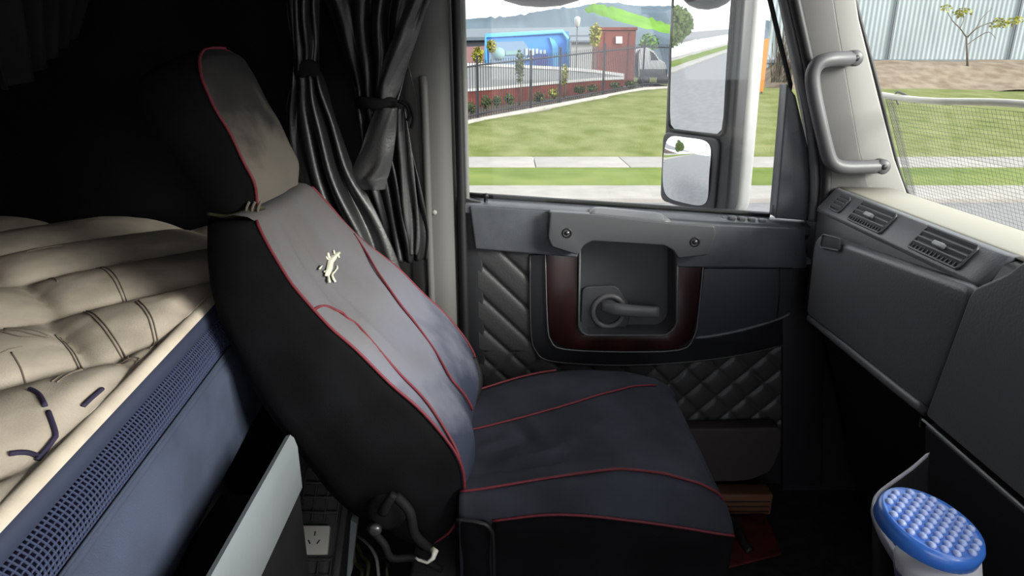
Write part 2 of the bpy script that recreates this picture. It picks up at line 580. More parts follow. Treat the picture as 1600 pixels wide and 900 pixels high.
yA = 1.66
inner = [(1203, -220), (1271, -220), (1310, 40), (1345, 240), (1362, 300), (1378, 345), (1285, 345), (1284, 200), (1262, 80)]
outer = [(1266, -220), (1303, -220), (1342, 30), (1372, 150), (1398, 250), (1418, 305), (1446, 340), (1374, 345), (1358, 300), (1342, 240), (1307, 40)]
pslab('pillar_face', inner, yA, 0.12, 'grey_pillar', 0.006, ap)
prism('pillar_return', [at(x, y, yA + 0.002) for x, y in outer], (0.035, 0.10, 0.0), 'light_pillar', ap, 0.004)
wseal = [at(x, y, yA + 0.03) for x, y in [(1297, -220), (1322, -60), (1340, 20), (1372, 140), (1395, 235), (1410, 285), (1428, 318), (1455, 338)]]
tube('windscreen_seal', wseal, 0.006, 'rubber', ap, n=8, res=4)
tube('door_frame_seal', [at(x, y, 1.655) for x, y in [(1190, -220), (1228, -60), (1246, 20), (1268, 120), (1284, 210), (1290, 280), (1284, 345), (1276, 420)]], 0.014, 'rubber', ap, n=10, res=4)
tube('door_frame_trim', [at(x, y, 1.675) for x, y in [(1174, -220), (1212, -60), (1231, 20), (1255, 130), (1270, 220), (1274, 300), (1270, 345)]], 0.013, 'lever_plastic', ap, n=10, res=4)

# ================================================================ PASSENGER DOOR
door = empty('door_1', (0.32, YD, 0.05))
struct(door, 'black passenger door with quilted vinyl and dark red wood insert', 'door')


def dslab(name, px, Y, th, m, bv=0.003, par=door, rnd=0.0, seg=3):
    """Slab with its front face at Y (towards the seat) and thickness th."""
    pts = [at(x, y, Y) for x, y in px]
    if rnd:
        pts = roundpoly(pts, rnd)
    return prism(name, pts, (0, th, 0), m, par, bv, seg)


box('outer_skin', (-0.14, 1.80, -0.35), (0.98, 1.84, 0.80), 'white_paint', door)
# recess opening in pixels
RX0, RX1 = at(904, 450, YD).x, at(1057, 450, YD).x
RZ0, RZ1 = at(980, 520, YD).z, at(980, 372, YD).z
# quilted vinyl base panel: real relief
nx, nz_ = 190, 170
X0, X1 = at(748, 500, YD).x, at(1245, 500, YD).x
Z0, Z1 = 0.20, 0.79
xs = [lerp(X0, X1, i / nx) for i in range(nx + 1)]
zs = [lerp(Z0, Z1, j / nz_) for j in range(nz_ + 1)]
V, F = [], []
xsplit = at(842, 470, YD).x


def quilt_h(x, z):
    p = 0.088
    a = ((z + x) / p) % 1.0
    b = ((z - x) / p) % 1.0
    ga = 1 - math.exp(-((min(a, 1 - a)) / 0.085) ** 1.0)
    gb = 1 - math.exp(-((min(b, 1 - b)) / 0.085) ** 1.0)
    if x < xsplit and z > 0.45:
        gb = 1.0
    return 0.0075 * ga * gb


for z in zs:
    for x in xs:
        V.append((x, YD + 0.003 - quilt_h(x, z), z))
for j in range(nz_):
    for i in range(nx):
        xc, zc = (xs[i] + xs[i + 1]) / 2, (zs[j] + zs[j + 1]) / 2
        if RX0 - 0.02 < xc < RX1 + 0.02 and RZ0 - 0.02 < zc < RZ1 + 0.06:
            continue
        a = j * (nx + 1) + i
        F.append((a, a + 1, a + nx + 2, a + nx + 1))
mesh('quilted_panel', V, F, 'quilt_vinyl', door)
# door left edge strip
dslab('edge_strip', [(722, 310), (752, 316), (762, 760), (738, 760)], YD - 0.004, 0.08, 'door_dark', 0.004)
# black U band round the wood insert
U_out = [(826, 398), (828, 520), (836, 552), (862, 566), (960, 571), (1060, 567), (1150, 556), (1232, 536), (1236, 400), (1056, 398), (1060, 525), (904, 525), (902, 396)]
dslab('lower_band', U_out, YD - 0.008, 0.016, 'door_dark', 0.003)
tube('band_welt', [at(x, y, YD - 0.008) for x, y in [(828, 400), (829, 515), (838, 550), (864, 565), (960, 571), (1060, 567), (1150, 556), (1228, 538)]], 0.0025, 'quilt_vinyl', door, n=6, res=4)
# wood insert (U shape)
W = [(853, 396), (856, 500), (862, 532), (884, 545), (975, 549), (1060, 546), (1082, 528), (1090, 495), (1099, 398), (1054, 396), (1054, 508), (1040, 524), (912, 524), (902, 510), (904, 396)]
dslab('wood_insert', W, YD - 0.013, 0.014, 'mahogany', 0.003)
tube('insert_trim', [at(x, y, YD - 0.013) for x, y in [(852, 398), (855, 500), (861, 533), (883, 546), (975, 550), (1061, 547), (1083, 529), (1091, 495), (1100, 400)]], 0.002, 'lever_plastic', door, n=6, res=3)
# recessed grip tray: open box behind the panel
tr = [at(905, 372, YD), at(1056, 372, YD), at(1055, 505, YD), at(1040, 520, YD), at(912, 520, YD), at(903, 508, YD)]
tr = roundpoly(tr, [0, 0, 0.014, 0.014, 0.014, 0.014], 5)
n = len(tr)
deep = []
cx = sum(p.x for p in tr) / n
cz = sum(p.z for p in tr) / n
for p in tr:
    deep.append(Vector((cx + (p.x - cx) * 0.93, YD + 0.055, cz + (p.z - cz) * 0.94)))
fr = [Vector((p.x, YD - 0.016, p.z)) for p in tr]
V = fr + deep
F = [(i, (i + 1) % n, n + (i + 1) % n, n + i) for i in range(n)] + [tuple(range(n, 2 * n))]
tray = mesh('grip_tray', V, F, 'handle_plastic', door)
autosmooth(tray, 35)
tube('tray_rim', [p + Vector((0, -0.001, 0)) for p in fr[1:] + fr[:1]], 0.0035, 'handle_plastic', door, n=8)
# lever with escutcheon
esc = at(950, 484, YD + 0.05)
ring = []
for k in range(28):
    a = 2 * PI * k / 28
    ring.append(esc + Vector((0.043 * math.cos(a), -0.012, 0.045 * math.sin(a))))
lev = tube('lever_escutcheon', ring, 0.008, 'lever_plastic', door, n=8, closed=True)
lathe('cup', [(0.044, 0.0), (0.040, 0.010), (0.024, 0.014), (0.0, 0.015)], esc + Vector((0, 0.0, 0)), (0, -1, 0), 'handle_plastic', lev, 24)
levp = [esc + Vector((-0.022, -0.022, 0.018)), esc + Vector((0.01, -0.040, 0.017)), esc + Vector((0.06, -0.046, 0.014)), esc + Vector((0.13, -0.046, 0.010))]
rr = []
for k in range(13):
    p = crom(levp, k / 4)
    hh = interp([(0, 0.012), (4, 0.019), (12, 0.016)], k)
    rr.append([p + Vector((0, math.cos(a) * 0.010, math.sin(a) * hh)) for a in [2 * PI * q / 16 for q in range(16)]])
loft('door_lever', rr, 'lever_plastic', door)
prism('lever_base', roundpoly([esc + Vector((-0.075, -0.002, 0.07)), esc + Vector((0.02, -0.002, 0.075)), esc + Vector((0.065, -0.002, 0.0)), esc + Vector((0.05, -0.002, -0.06)), esc + Vector((-0.075, -0.002, -0.06))], 0.02), (0, -0.008, 0), 'handle_plastic', door, 0.003)

# upper trim and its ledge under the window
UP = [(733, 322), (860, 331), (1000, 341), (1120, 350), (1258, 356), (1262, 420), (1057, 418), (1054, 380), (905, 374), (903, 403), (742, 390)]
dslab('upper_trim', UP, YD - 0.022, 0.03, 'door_plastic', 0.006)
# ledge top, sloped loft along X
rings = []
for k in range(13):
    px = lerp(722, 1268, k / 12)
    t = k / 12
    py = lerp(320.5, 356.5, t)
    p = at(px, py, YD - 0.022)
    rings.append([p + Vector((0, 0.006, -0.02)), p + Vector((0, 0.006, 0.000)), p + Vector((0, 0.010, 0.003)), p + Vector((0, 0.055, 0.010)), p + Vector((0, 0.075, 0.008)), p + Vector((0, 0.075, -0.02))])
ledge = loft('window_ledge', rings, 'door_plastic', door)
autosmooth(ledge, 40)
rings = []
for k in range(9):
    t = k / 8
    p = at(lerp(722, 1215, t), lerp(320.5, 353, t), YD - 0.022) + Vector((0, 0.060, 0.008))
    rings.append([p, p + Vector((0, -0.004, 0.010)), p + Vector((0, 0.006, 0.014)), p + Vector((0, 0.012, 0.0))])
loft('glass_wiper_seal', rings, 'rubber', door)

# pull handle: bevelled bar with a slot behind it
PB = [(859, 331), (925, 335), (1046, 348), (1117, 353), (1119, 366), (1106, 399), (1060, 404), (1052, 392), (1038, 384), (925, 377), (912, 384), (903, 399), (862, 386), (856, 372)]
pull = dslab('pull_handle', PB, YD - 0.055, 0.035, 'handle_plastic', 0.007, rnd=0.006, seg=4)
for (x, y) in [(886, 364), (1086, 378)]:
    c = at(x, y, YD - 0.055)
    s = lathe('screw_cup', [(0.013, -0.004), (0.013, 0.001), (0.009, 0.0015), (0.008, -0.003), (0.0, -0.003)], c, (0, -1, 0), 'rubber', pull, 18)
    lathe('screw', [(0.006, 0.0), (0.0055, 0.003), (0.0, 0.003)], c + Vector((0, 0, 0)), (0, -1, 0), 'screw_metal', pull, 12)
rings = []
for k in range(13):
    t = k / 12
    p = at(lerp(922, 1048, t), lerp(335.5, 347.5, t), YD - 0.048)
    e = 0.010 * min(1, min(t, 1 - t) * 10)
    rings.append([p + Vector((0, 0.0, -0.004)), p + Vector((0, 0.002, 0.004)), p + Vector((0, 0.010, 0.004 - e * 0.2)), p + Vector((0, 0.028, 0.004 + e)), p + Vector((0, 0.046, 0.004 + e)), p + Vector((0, 0.050, -0.004))])
loft('pull_cup', rings, 'vent_slat', door)
# mirror and window switches
swp = [at(1128, 342, YD + 0.0), at(1205, 349, YD + 0.0)]
sw = prism('switch_plate', roundpoly([at(1126, 341, 1.712), at(1190, 345, 1.712), at(1212, 353, 1.690), at(1142, 351, 1.690)], 0.006), (0, 0, 0.006), 'lever_plastic', door, 0.002)
for i, (x, y) in enumerate([(1143, 344), (1158, 345.5), (1174, 347), (1190, 349)]):
    p = at(x, y, 1.700)
    box('switch_key', (p.x - 0.009, p.y - 0.008, p.z + 0.001), (p.x + 0.009, p.y + 0.008, p.z + 0.012), 'handle_grey', sw, 0.003)
# lock knob
k0 = at(759, 320, YD + 0.01)
lathe('lock_knob', [(0.009, -0.01), (0.008, 0.004), (0.005, 0.006), (0.005, 0.018), (0.008, 0.020), (0.008, 0.028), (0.005, 0.030), (0.0, 0.030)], k0, (0, 0, 1), 'rubber', door, 14)
# map pocket with lip
dslab('map_pocket', [(1100, 420), (1240, 420), (1236, 496), (1160, 516), (1088, 528)], YD - 0.016, 0.014, 'map_pocket', 0.004, rnd=0.004)
tube('pocket_lip', [at(x, y, YD - 0.018) for x, y in [(1086, 528), (1120, 524), (1165, 514), (1212, 500), (1234, 490)]], 0.005, 'door_plastic', door, n=8, res=4)
tube('pocket_seam', [at(x, y, YD - 0.017) for x, y in [(1218, 418), (1218, 460), (1214, 500)]], 0.002, 'rubber', door, n=6)
# door bottom: pocket panel and kick strip
dslab('bottom_pocket', [(1040, 672), (1222, 668), (1222, 700), (1205, 738), (1170, 752), (1040, 757)], 1.64, 0.05, 'door_pocket', 0.006, rnd=0.02)
box('bottom_panel', (-0.12, 1.705, 0.02), (0.86, 1.74, 0.22), 'door_dark', door, 0.004)
dslab('front_edge', [(1222, 418), (1290, 410), (1285, 760), (1222, 760)], YD - 0.01, 0.08, 'door_dark', 0.004)
# quarter-light triangle and window frame post at the front of the window
dslab('quarter_panel', [(1230, 130), (1244, 150), (1268, 250), (1270, 346), (1212, 341), (1220, 250)], YD - 0.01, 0.05, 'door_plastic', 0.005)
tube('window_front_channel', [at(x, y, YD + 0.02) for x, y in [(1150, -230), (1186, -80), (1203, 0), (1222, 80), (1235, 132), (1225, 200), (1214, 340)]], 0.006, 'rubber', door, n=8)
box('channel_clip', tuple(at(1213, 318, YD + 0.005) + Vector((-0.004, 0, -0.03))), tuple(at(1213, 318, YD + 0.02) + Vector((0.004, 0.0, 0.06))), 'rubber', door)

# the side window pane
gl = prism('window_1', [Vector((-0.118, 1.728, 0.84)), at(1222, 345, 1.728), at(1235, 130, 1.728), at(1145, -235, 1.728), Vector((-0.118, 1.728, 1.60))], (0, 0.004, 0), 'window_glass')
struct(gl, 'clear side window pane of the passenger door', 'window')

# ================================================================ DASHBOARD
dash = empty('dashboard', (0.85, 1.0, 0.0), 'dark grey moulded dashboard with glove box and air vents below the windscreen', 'dashboard')


def dash_prof(y):
    """XZ profile of the dash body at lateral position y."""
    k = sm((1.06 - y) / 0.1)
    return [(1.10, 0.845), (0.93, 0.905), (0.805, 0.908), (0.786, 0.900), (0.764, 0.866), (0.757, 0.850),
            (0.757, 0.600), (0.775, 0.575), (0.82, 0.52), (0.90, 0.30), (0.98, 0.05), (1.10, 0.0)]


rings = [[Vector((x, y, z)) for x, z in dash_prof(y)] for y in [1.655, 1.64, 1.5, 1.2, 1.0, 0.6, 0.2, -0.2, -0.6]]
for i in range(len(rings[0])):     # rounded end next to the door
    rings[0][i].x = lerp(rings[0][i].x, 1.10, 0.08)
o = loft('dash_body', rings, 'dash_dark', dash)
bevel(autosmooth(o, 30), 0.008, 3, 25)
# top pad
rings = []
for y in [1.652, 1.5, 1.2, 1.02, 0.6, 0.0, -0.6]:
    rings.append([Vector((x, y, z)) for x, z in [(1.09, 0.849), (0.935, 0.910), (0.81, 0.913), (0.797, 0.909), (0.81, 0.900), (1.09, 0.835)]])
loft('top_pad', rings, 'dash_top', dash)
# vent band: sloped strip carrying the vents
rings = []
for y in [1.645, 1.635, 1.6, 1.4, 1.2, 1.06, 1.035, 1.025]:
    e = 0.0 if 1.03 < y < 1.64 else 0.006
    rings.append([Vector((x + e, y, z)) for x, z in [(0.800, 0.912), (0.789, 0.908), (0.755, 0.866), (0.752, 0.856), (0.760, 0.852), (0.81, 0.90)]])
loft('vent_band', rings, 'dash_plastic', dash)
vn = Vector((-0.042, 0, 0.034)).normalized()         # outward normal of the band
vu = Vector((0.034, 0, 0.042)).normalized()          # up along the band
vc = Vector((0.7715, 0, 0.8865))


def vent(y0, y1, name='air_vent', nsl=4, tab=True, hw=0.0235):
    def P(y, u, w=0.0):
        return Vector((vc.x, y, vc.z)) + vu * u + vn * w
    back = prism(name, roundpoly([P(y0, -hw), P(y1, -hw), P(y1, hw), P(y0, hw)], 0.004), vn * 0.0025, 'vent_black', dash)
    rim = roundpoly([P(y0, -hw, 0.003), P(y1, -hw, 0.003), P(y1, hw, 0.003), P(y0, hw, 0.003)], 0.006, 4)
    tube('vent_frame', rim, 0.0024, 'vent_slat', back, n=6, closed=True)
    for i in range(nsl):
        u = lerp(-hw, hw, (i + 0.6) / nsl)
        a, b = y0 + (0.004 if y1 > y0 else -0.004), y1
        th = 0.0012
        d = (vn * 0.5 + vu * 0.55).normalized() * 0.010
        prism('vent_slat', [P(a, u - th, 0.001), P(a, u + th, 0.001), P(a, u + th, 0.001) + d, P(a, u - th, 0.001) + d], (0, b - a, 0), 'vent_slat', back)
    for k in range(1, 13):
        if not tab:
            break
        y = lerp(y0, y1, k / 13)
        prism('vent_fin', [P(y, -hw * 0.95, 0.0025), P(y, -hw * 0.3, 0.0025), P(y, -hw * 0.3, 0.005), P(y, -hw * 0.95, 0.005)], (0, 0.0012, 0), 'vent_slat', back)
    if tab:
        ym = (y0 + y1) / 2
        prism('vent_tab', [P(ym - 0.016, -0.004, 0.006), P(ym + 0.014, -0.004, 0.006), P(ym + 0.014, 0.005, 0.006), P(ym - 0.016, 0.005, 0.006)], vn * 0.009, 'vent_tab', back, 0.002)


vent(1.485, 1.345)
vent(1.240, 1.092)
vent(1.585, 1.535, 'side_vent', 4, False, 0.019)
# glove box door: quad in the plane X = 0.742, rounded corners, proud of the dash
gq = [Vector((0.735, 1.596, 0.812)), Vector((0.735, 1.012, 0.862)), Vector((0.735, 1.055, 0.618)), Vector((0.735, 1.578, 0.602))]
gb = prism('glove_box_door', roundpoly(gq, [0.05, 0.035, 0.02, 0.02], 6), (0.035, 0, 0), 'dash_plastic', dash, 0.014, 5)
lq = [atx(x, y, 0.734) for x, y in [(1288, 366), (1316, 373), (1314, 392), (1284, 386)]]
prism('latch', roundpoly(lq, 0.008, 4), (-0.0025, 0, 0), 'handle_plastic', gb, 0.0012)
lq2 = [p + Vector((-0.004, 0, 0)) for p in lq]
tube('latch_rim', roundpoly(lq2, 0.008, 4), 0.002, 'dash_plastic', gb, n=6, closed=True)
# lip under the glove box
tube('glove_box_lip', [(0.748, 1.572, 0.597), (0.744, 1.4, 0.602), (0.742, 1.2, 0.607), (0.742, 1.07, 0.611)], 0.011, 'dash_plastic', dash, n=12, res=4)
# centre panel nearer to the driver
cp = [Vector((0.715, 0.992, 0.868)), Vector((0.715, 0.925, 0.915)), Vector((0.715, 0.90, 0.945)), Vector((0.715, 0.2, 0.95)), Vector((0.715, 0.2, 0.62)), Vector((0.715, 1.035, 0.622))]
ctr = prism('centre_panel', roundpoly(cp, [0.02, 0.02, 0.02, 0, 0, 0.01], 5), (0.10, 0, 0), 'dash_plastic', dash, 0.012, 4)
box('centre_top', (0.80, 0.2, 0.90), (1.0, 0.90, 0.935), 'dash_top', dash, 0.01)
prism('lower_console', [(0.712, 1.03, 0.612), (0.712, 0.2, 0.608), (0.712, 0.2, 0.05), (0.80, 0.98, 0.05), (0.76, 1.02, 0.35)], (0.2, 0, 0), 'dash_dark', dash, 0.008)
tube('console_seam', [(0.711, 1.032, 0.616), (0.711, 0.7, 0.614), (0.711, 0.3, 0.614)], 0.0022, 'vent_tab', dash, n=6)
# small key tag under the glove box corner
tg = at(1427, 655, 0.99)
kt = prism('hanging_tag', [(0.735, 1.075, 0.598), (0.735, 1.070, 0.598), (0.735, 1.069, 0.578), (0.735, 1.074, 0.578)], (0.002, 0, 0), 'cable_olive', dash)

# windscreen pane
ws = mesh('window_2', [(1.085, 1.90, 0.855), (1.085, -0.66, 0.855), (0.755, -0.66, 1.63), (0.755, 1.90, 1.63)], [(0, 1, 2, 3)], 'window_glass', smooth=False)
solidify(ws, 0.005)
struct(ws, 'clear raked windscreen pane above the dashboard', 'window')

# ================================================================ GRAB HANDLE on the pillar
gh = empty('grab_handle', tuple(at(1290, 265, 1.62)), 'grey plastic grab handle screwed to the light windscreen pillar', 'handle')
hp = [(1334, 91, 1.645), (1318, 92, 1.628), (1297, 93, 1.612), (1279, 99, 1.606), (1270, 115, 1.604), (1271, 140, 1.604), (1280, 185, 1.604), (1292, 235, 1.606), (1300, 254, 1.608), (1316, 261, 1.614), (1345, 261, 1.628), (1377, 260, 1.645)]
tube('grip_bar', [at(x, y, Y) for x, y, Y in hp], 0.0165, 'handle_grey', gh, n=16, res=4)
for x, y in [(1334, 91), (1377, 260)]:
    c = at(x, y, 1.640)
    h = lathe('mount_boss', [(0.018, -0.014), (0.018, 0.010), (0.014, 0.014), (0.0, 0.014)], c, (0, -1, 0), 'handle_grey', gh, 18)
    lathe('mount_screw', [(0.007, 0.012), (0.0065, 0.0155), (0.0, 0.0155)], c, (0, -1, 0), 'rubber', gh, 12)

# ================================================================ PASSENGER SEAT
YC = 1.28
seat = empty('passenger_seat', (0.10, YC, 0.0), 'passenger seat in a dark navy fabric cover with red piping', 'seat')
FR = [(398, 345), (420, 391), (450, 442), (486, 484), (516, 514), (555, 547), (607, 600), (650, 637), (683, 673), (710, 710), (722, 743), (721, 787), (704, 827), (676, 848)]
BK = [(322, 352), (320, 400), (326, 455), (340, 505), (358, 545), (386, 600), (416, 650), (446, 690), (478, 730), (513, 775), (543, 803), (575, 820), (610, 836), (650, 850)]
HW = [(0, 0.165), (1, 0.190), (2, 0.208), (4, 0.228), (6, 0.235), (10, 0.235), (13, 0.225)]
fw, bw = [], []
for i, ((a, b), (c, d)) in enumerate(zip(FR, BK)):
    hw = interp(HW, i)
    p = at(a, b, YC - hw)
    q = at(c, d, YC - hw)
    fw.append(Vector((p.x, 0, p.z)))
    bw.append(Vector((q.x, 0, q.z)))


def ihw(t):
    return interp(HW, t)


def prof(t):
    F_ = crom(fw, t)
    B_ = crom(bw, t)
    d = (F_ - B_)
    nrm = d.normalized()
    return F_, B_, nrm


def wrinkle(p, amp=0.003, sc=9.0):
    return amp * noise.noise(Vector((p.x * sc, p.y * sc, p.z * sc * 0.6)))


def BF(t, b, lift=0.0):
    """Point on the front of the backrest: t along the profile (0 top), b across (-1 near, 1 far)."""
    F_, B_, nrm = prof(t)
    dome = 0.016 * (1 - abs(b) ** 4) - 0.010 * math.exp(-(b / 0.45) ** 2) * sm(t / 3)
    crease = sm(t) * (1 - sm((t - 4) / 3)) * math.exp(-((b + 0.72) / 0.25) ** 2)
    dome += crease * 0.0065 * math.sin(26 * b + 1.1 * t)
    p = F_ + nrm * (dome + lift)
    p.y = YC + b * ihw(t)
    return p


NS = 60
rings = []
for i in range(NS + 1):
    t = 13.0 * i / NS
    F_, B_, nrm = prof(t)
    hw = ihw(t)
    rg = []
    for k in range(25):
        b = -1 + 2 * k / 24
        p = BF(t, b)
        p += nrm * (wrinkle(p, 0.004, 10) + 0.002 * math.sin(30 * p.y + 9 * p.z))
        rg.append(p)
    for k in range(1, 10):          # far side
        a = k / 10
        p = F_.lerp(B_, a)
        p.y = YC + hw + 0.018 * math.sin(PI * a)
        rg.append(p)
    for k in range(13):             # back
        b = 1 - 2 * k / 12
        p = B_ - nrm * 0.03 * (1 - abs(b) ** 3)
        p.y = YC + b * (hw - 0.01)
        rg.append(p)
    for k in range(9, 0, -1):       # near side, loose cover
        a = k / 10
        p = F_.lerp(B_, a)
        p.y = YC - hw - 0.020 * math.sin(PI * a) - 0.007 * noise.noise(Vector((p.x * 9, 3.1, p.z * 7))) * math.sin(PI * a) - 0.003 * math.sin(24 * (p.x + 0.5 * p.z)) * math.sin(PI * a)
        rg.append(p)
    rings.append(rg)
# split: front face as its own cover panel, rest as shell
full = len(rings[0])
shell = loft('backrest', rings, 'seat_cloth', seat)
fp = [[p + prof(13.0 * i / NS)[2] * 0.0015 for p in rings[i][:25]] for i in range(NS + 1)]
wrap = []
for q, (dx, dz) in enumerate([(-0.060, 0.004), (-0.035, 0.010), (-0.012, 0.007)]):
    wrap.append([p + Vector((dx, 0, dz)) for p in fp[0]])
fp = wrap + fp
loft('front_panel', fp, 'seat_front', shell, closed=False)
# red piping round the front edge
edge = [BF(13 * k / 50, -1, 0.003) for k in range(51)]
tube('near_piping', edge, 0.0030, 'red_piping', shell, n=6)
edge = [BF(12 * k / 50, 1, 0.003) for k in range(51)]
tube('far_piping', edge, 0.0030, 'red_piping', shell, n=6)


def seam(name, tb, par):
    pts = [crom([Vector((a, b, 0)) for a, b in tb], k / 6) for k in range((len(tb) - 1) * 6 + 1)]
    return tube(name, [BF(p.x, clamp(p.y, -1, 1), 0.0045) for p in pts], 0.0028, 'red_piping', par, n=6)


def solve(fn, px, py, rt, rb, n=40, it=4):
    d = ray(px, py).normalized()
    best = None
    t0, t1 = rt
    b0, b1 = rb
    for _ in range(it):
        best = None
        for i in range(n + 1):
            for j in range(n + 1):
                t, b = lerp(t0, t1, i / n), lerp(b0, b1, j / n)
                v = fn(t, b) - CAM
                e = (v - d * v.dot(d)).length
                if best is None or e < best[0]:
                    best = (e, t, b)
        dt, db = (t1 - t0) / n * 2, (b1 - b0) / n * 2
        t0, t1 = max(rt[0], best[1] - dt), min(rt[1], best[1] + dt)
        b0, b1 = max(rb[0], best[2] - db), min(rb[1], best[2] + db)
    return best[1], best[2]


fs = [solve(BF, x, y, (0, 13), (-1, 1), 26, 3) for x, y in [(549, 366), (582, 418), (615, 466), (645, 505), (675, 547), (700, 590)]]
fs += [(fs[-1][0] + 0.8, fs[-1][1] + 0.02), (fs[-1][0] + 1.8, fs[-1][1] + 0.05)]
seam('centre_seam', fs, shell)
ns = [solve(BF, x, y, (0, 13), (-1, 1), 26, 3) for x, y in [(487, 484), (504, 479), (525, 487), (546, 502), (570, 526), (590, 550), (622, 586)]]
ns += [(ns[-1][0] + 0.9, ns[-1][1] - 0.04), (ns[-1][0] + 2.0, ns[-1][1] - 0.10), (ns[-1][0] + 3.2, ns[-1][1] - 0.16)]
seam('side_seam', ns, shell)

# embroidered animal emblem on the backrest
EM = [  # strokes in photo pixels of the stitched figure: (points, half width px)
    ([(507, 432), (511, 420), (513, 408), (517, 400)], 4.6),       # body
    ([(513, 412), (519, 402), (523, 396)], 3.6),                   # neck and chest
    ([(519, 402), (524, 397), (527, 395)], 2.6),                   # head
    ([(519, 397), (517, 391)], 1.1), ([(524, 398), (526, 403)], 1.2),   # horn, jaw
    ([(511, 404), (509, 397), (508, 395)], 1.6),                   # raised foreleg
    ([(509, 406), (505, 401)], 1.2),
    ([(508, 426), (502, 424)], 1.6), ([(499, 415), (495, 421)], 1.3),
    ([(509, 430), (510, 438), (511, 442)], 1.7),                   # hind leg
    ([(516, 426), (515, 431), (517, 436), (520, 441)], 1.4),       # second hind leg
    ([(522, 415), (523, 420), (519, 425), (515, 429)], 1.1),       # tail
]
V, F = [], []
for pts, w in EM:
    q = [Vector((x, y)) for x, y in pts]
    prev = None
    for i, p in enumerate(q):
        a = q[max(0, i - 1)]
        b = q[min(len(q) - 1, i + 1)]
        t = (b - a).normalized()
        nn = Vector((-t.y, t.x)) * w * (0.75 if i in (0, len(q) - 1) else 1)
        ids = []
        for s, lf in ((-1, 0.003), (0, 0.0065), (1, 0.003)):
            tt, bb = solve(BF, p.x + nn.x * s, p.y + nn.y * s, (0.5, 4.5), (-1, 1), 20, 3)
            V.append(BF(tt, bb, lf * 0.5 + 0.003))
            ids.append(len(V) - 1)
        if prev:
            for k in range(2):
                F.append((prev[k], prev[k + 1], ids[k + 1], ids[k]))
        prev = ids
em = mesh('embroidered_emblem', V, F, 'embroidery', shell)
em['label'] = 'cream stitched leaping animal emblem'
solidify(em, 0.002)

# headrest
HF = [(400, 322), (396, 288), (379, 254), (358, 209), (334, 170), (314, 124), (307, 98), (309, 86), (316, 78)]
HH = [(0, 0.115), (1, 0.125), (4, 0.125), (5, 0.118), (6, 0.100), (7, 0.078), (8, 0.045)]
hfw = []
for i, (a, b) in enumerate(HF):
    p = at(a, b, YC - min(0.125, interp(HH, i) + (0.006 if i > 5 else 0)))
    hfw.append(Vector((p.x, 0, p.z)))
hth = [(0, 0.085), (1, 0.105), (4, 0.12), (6, 0.11), (7, 0.085), (8, 0.05)]


def HR(t, b, lift=0.0):
    F_ = crom(hfw, t)
    hw = interp(HH, t)
    n_ = Vector((0.93, 0, 0.36))
    p = F_ + n_ * (0.020 * (1 - abs(b) ** 3) * (1 - 0.6 * sm((t - 6) / 2)) + lift)
    p.y = YC + b * hw
    return p


rings = []
for i in range(41):
    t = 8 * i / 40
    F_ = crom(hfw, t)
    hw = interp(HH, t)
    th = interp(hth, t)
    bdir = Vector((-0.97, 0, -0.24))
    rg = []
    for k in range(19):
        b = -1 + 2 * k / 18
        p = HR(t, b)
        p.x += 0.004 * noise.noise(Vector((p.y * 18, p.z * 14, 2)))
        rg.append(p)
    for k in range(1, 7):
        a = k / 7
        p = F_ + bdir * th * a
        p.y = YC + hw + 0.012 * math.sin(PI * a)
        rg.append(p)
    for k in range(11):
        b = 1 - 2 * k / 10
        p = F_ + bdir * (th + 0.02 * (1 - b * b))
        p.y = YC + b * hw * 0.95
        rg.append(p)
    for k in range(6, 0, -1):
        a = k / 7
        p = F_ + bdir * th * a
        p.y = YC - hw - 0.012 * math.sin(PI * a)
        rg.append(p)
    rings.append(rg)
head = loft('headrest', rings, 'seat_cloth', seat)
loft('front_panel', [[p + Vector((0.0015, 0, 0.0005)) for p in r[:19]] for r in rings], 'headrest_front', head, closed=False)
hp_ = [HR(8 * k / 30, -1, 0.002) for k in range(31)] + [HR(8, b, 0.004) for b in (-0.5, 0.0, 0.5)] + [HR(8 - 2.2 * k / 10, 1, 0.002) for k in range(11)]
tube('headrest_piping', hp_, 0.0028, 'red_piping', head, n=6)
# drawstring that gathers the headrest cover
g0 = HR(0, -1)
tube('cover_drawstring', [g0 + Vector((-0.085, -0.006, -0.012)), g0 + Vector((-0.05, -0.012, -0.016)), g0 + Vector((-0.02, -0.014, -0.010)), g0 + Vector((0.002, -0.010, -0.002)), g0 + Vector((0.012, 0.004, -0.004))], [0.003, 0.004, 0.006, 0.007, 0.004], 'cable_olive', head, n=6, res=4)
for dx in (-0.014, -0.004, 0.006):
    tube('frayed_knot', [g0 + Vector((dx, -0.016, -0.014)), g0 + Vector((dx + 0.004, -0.018, 0.0)), g0 + Vector((dx + 0.008, -0.012, 0.010))], 0.0025, 'bark', head, n=5, res=3)

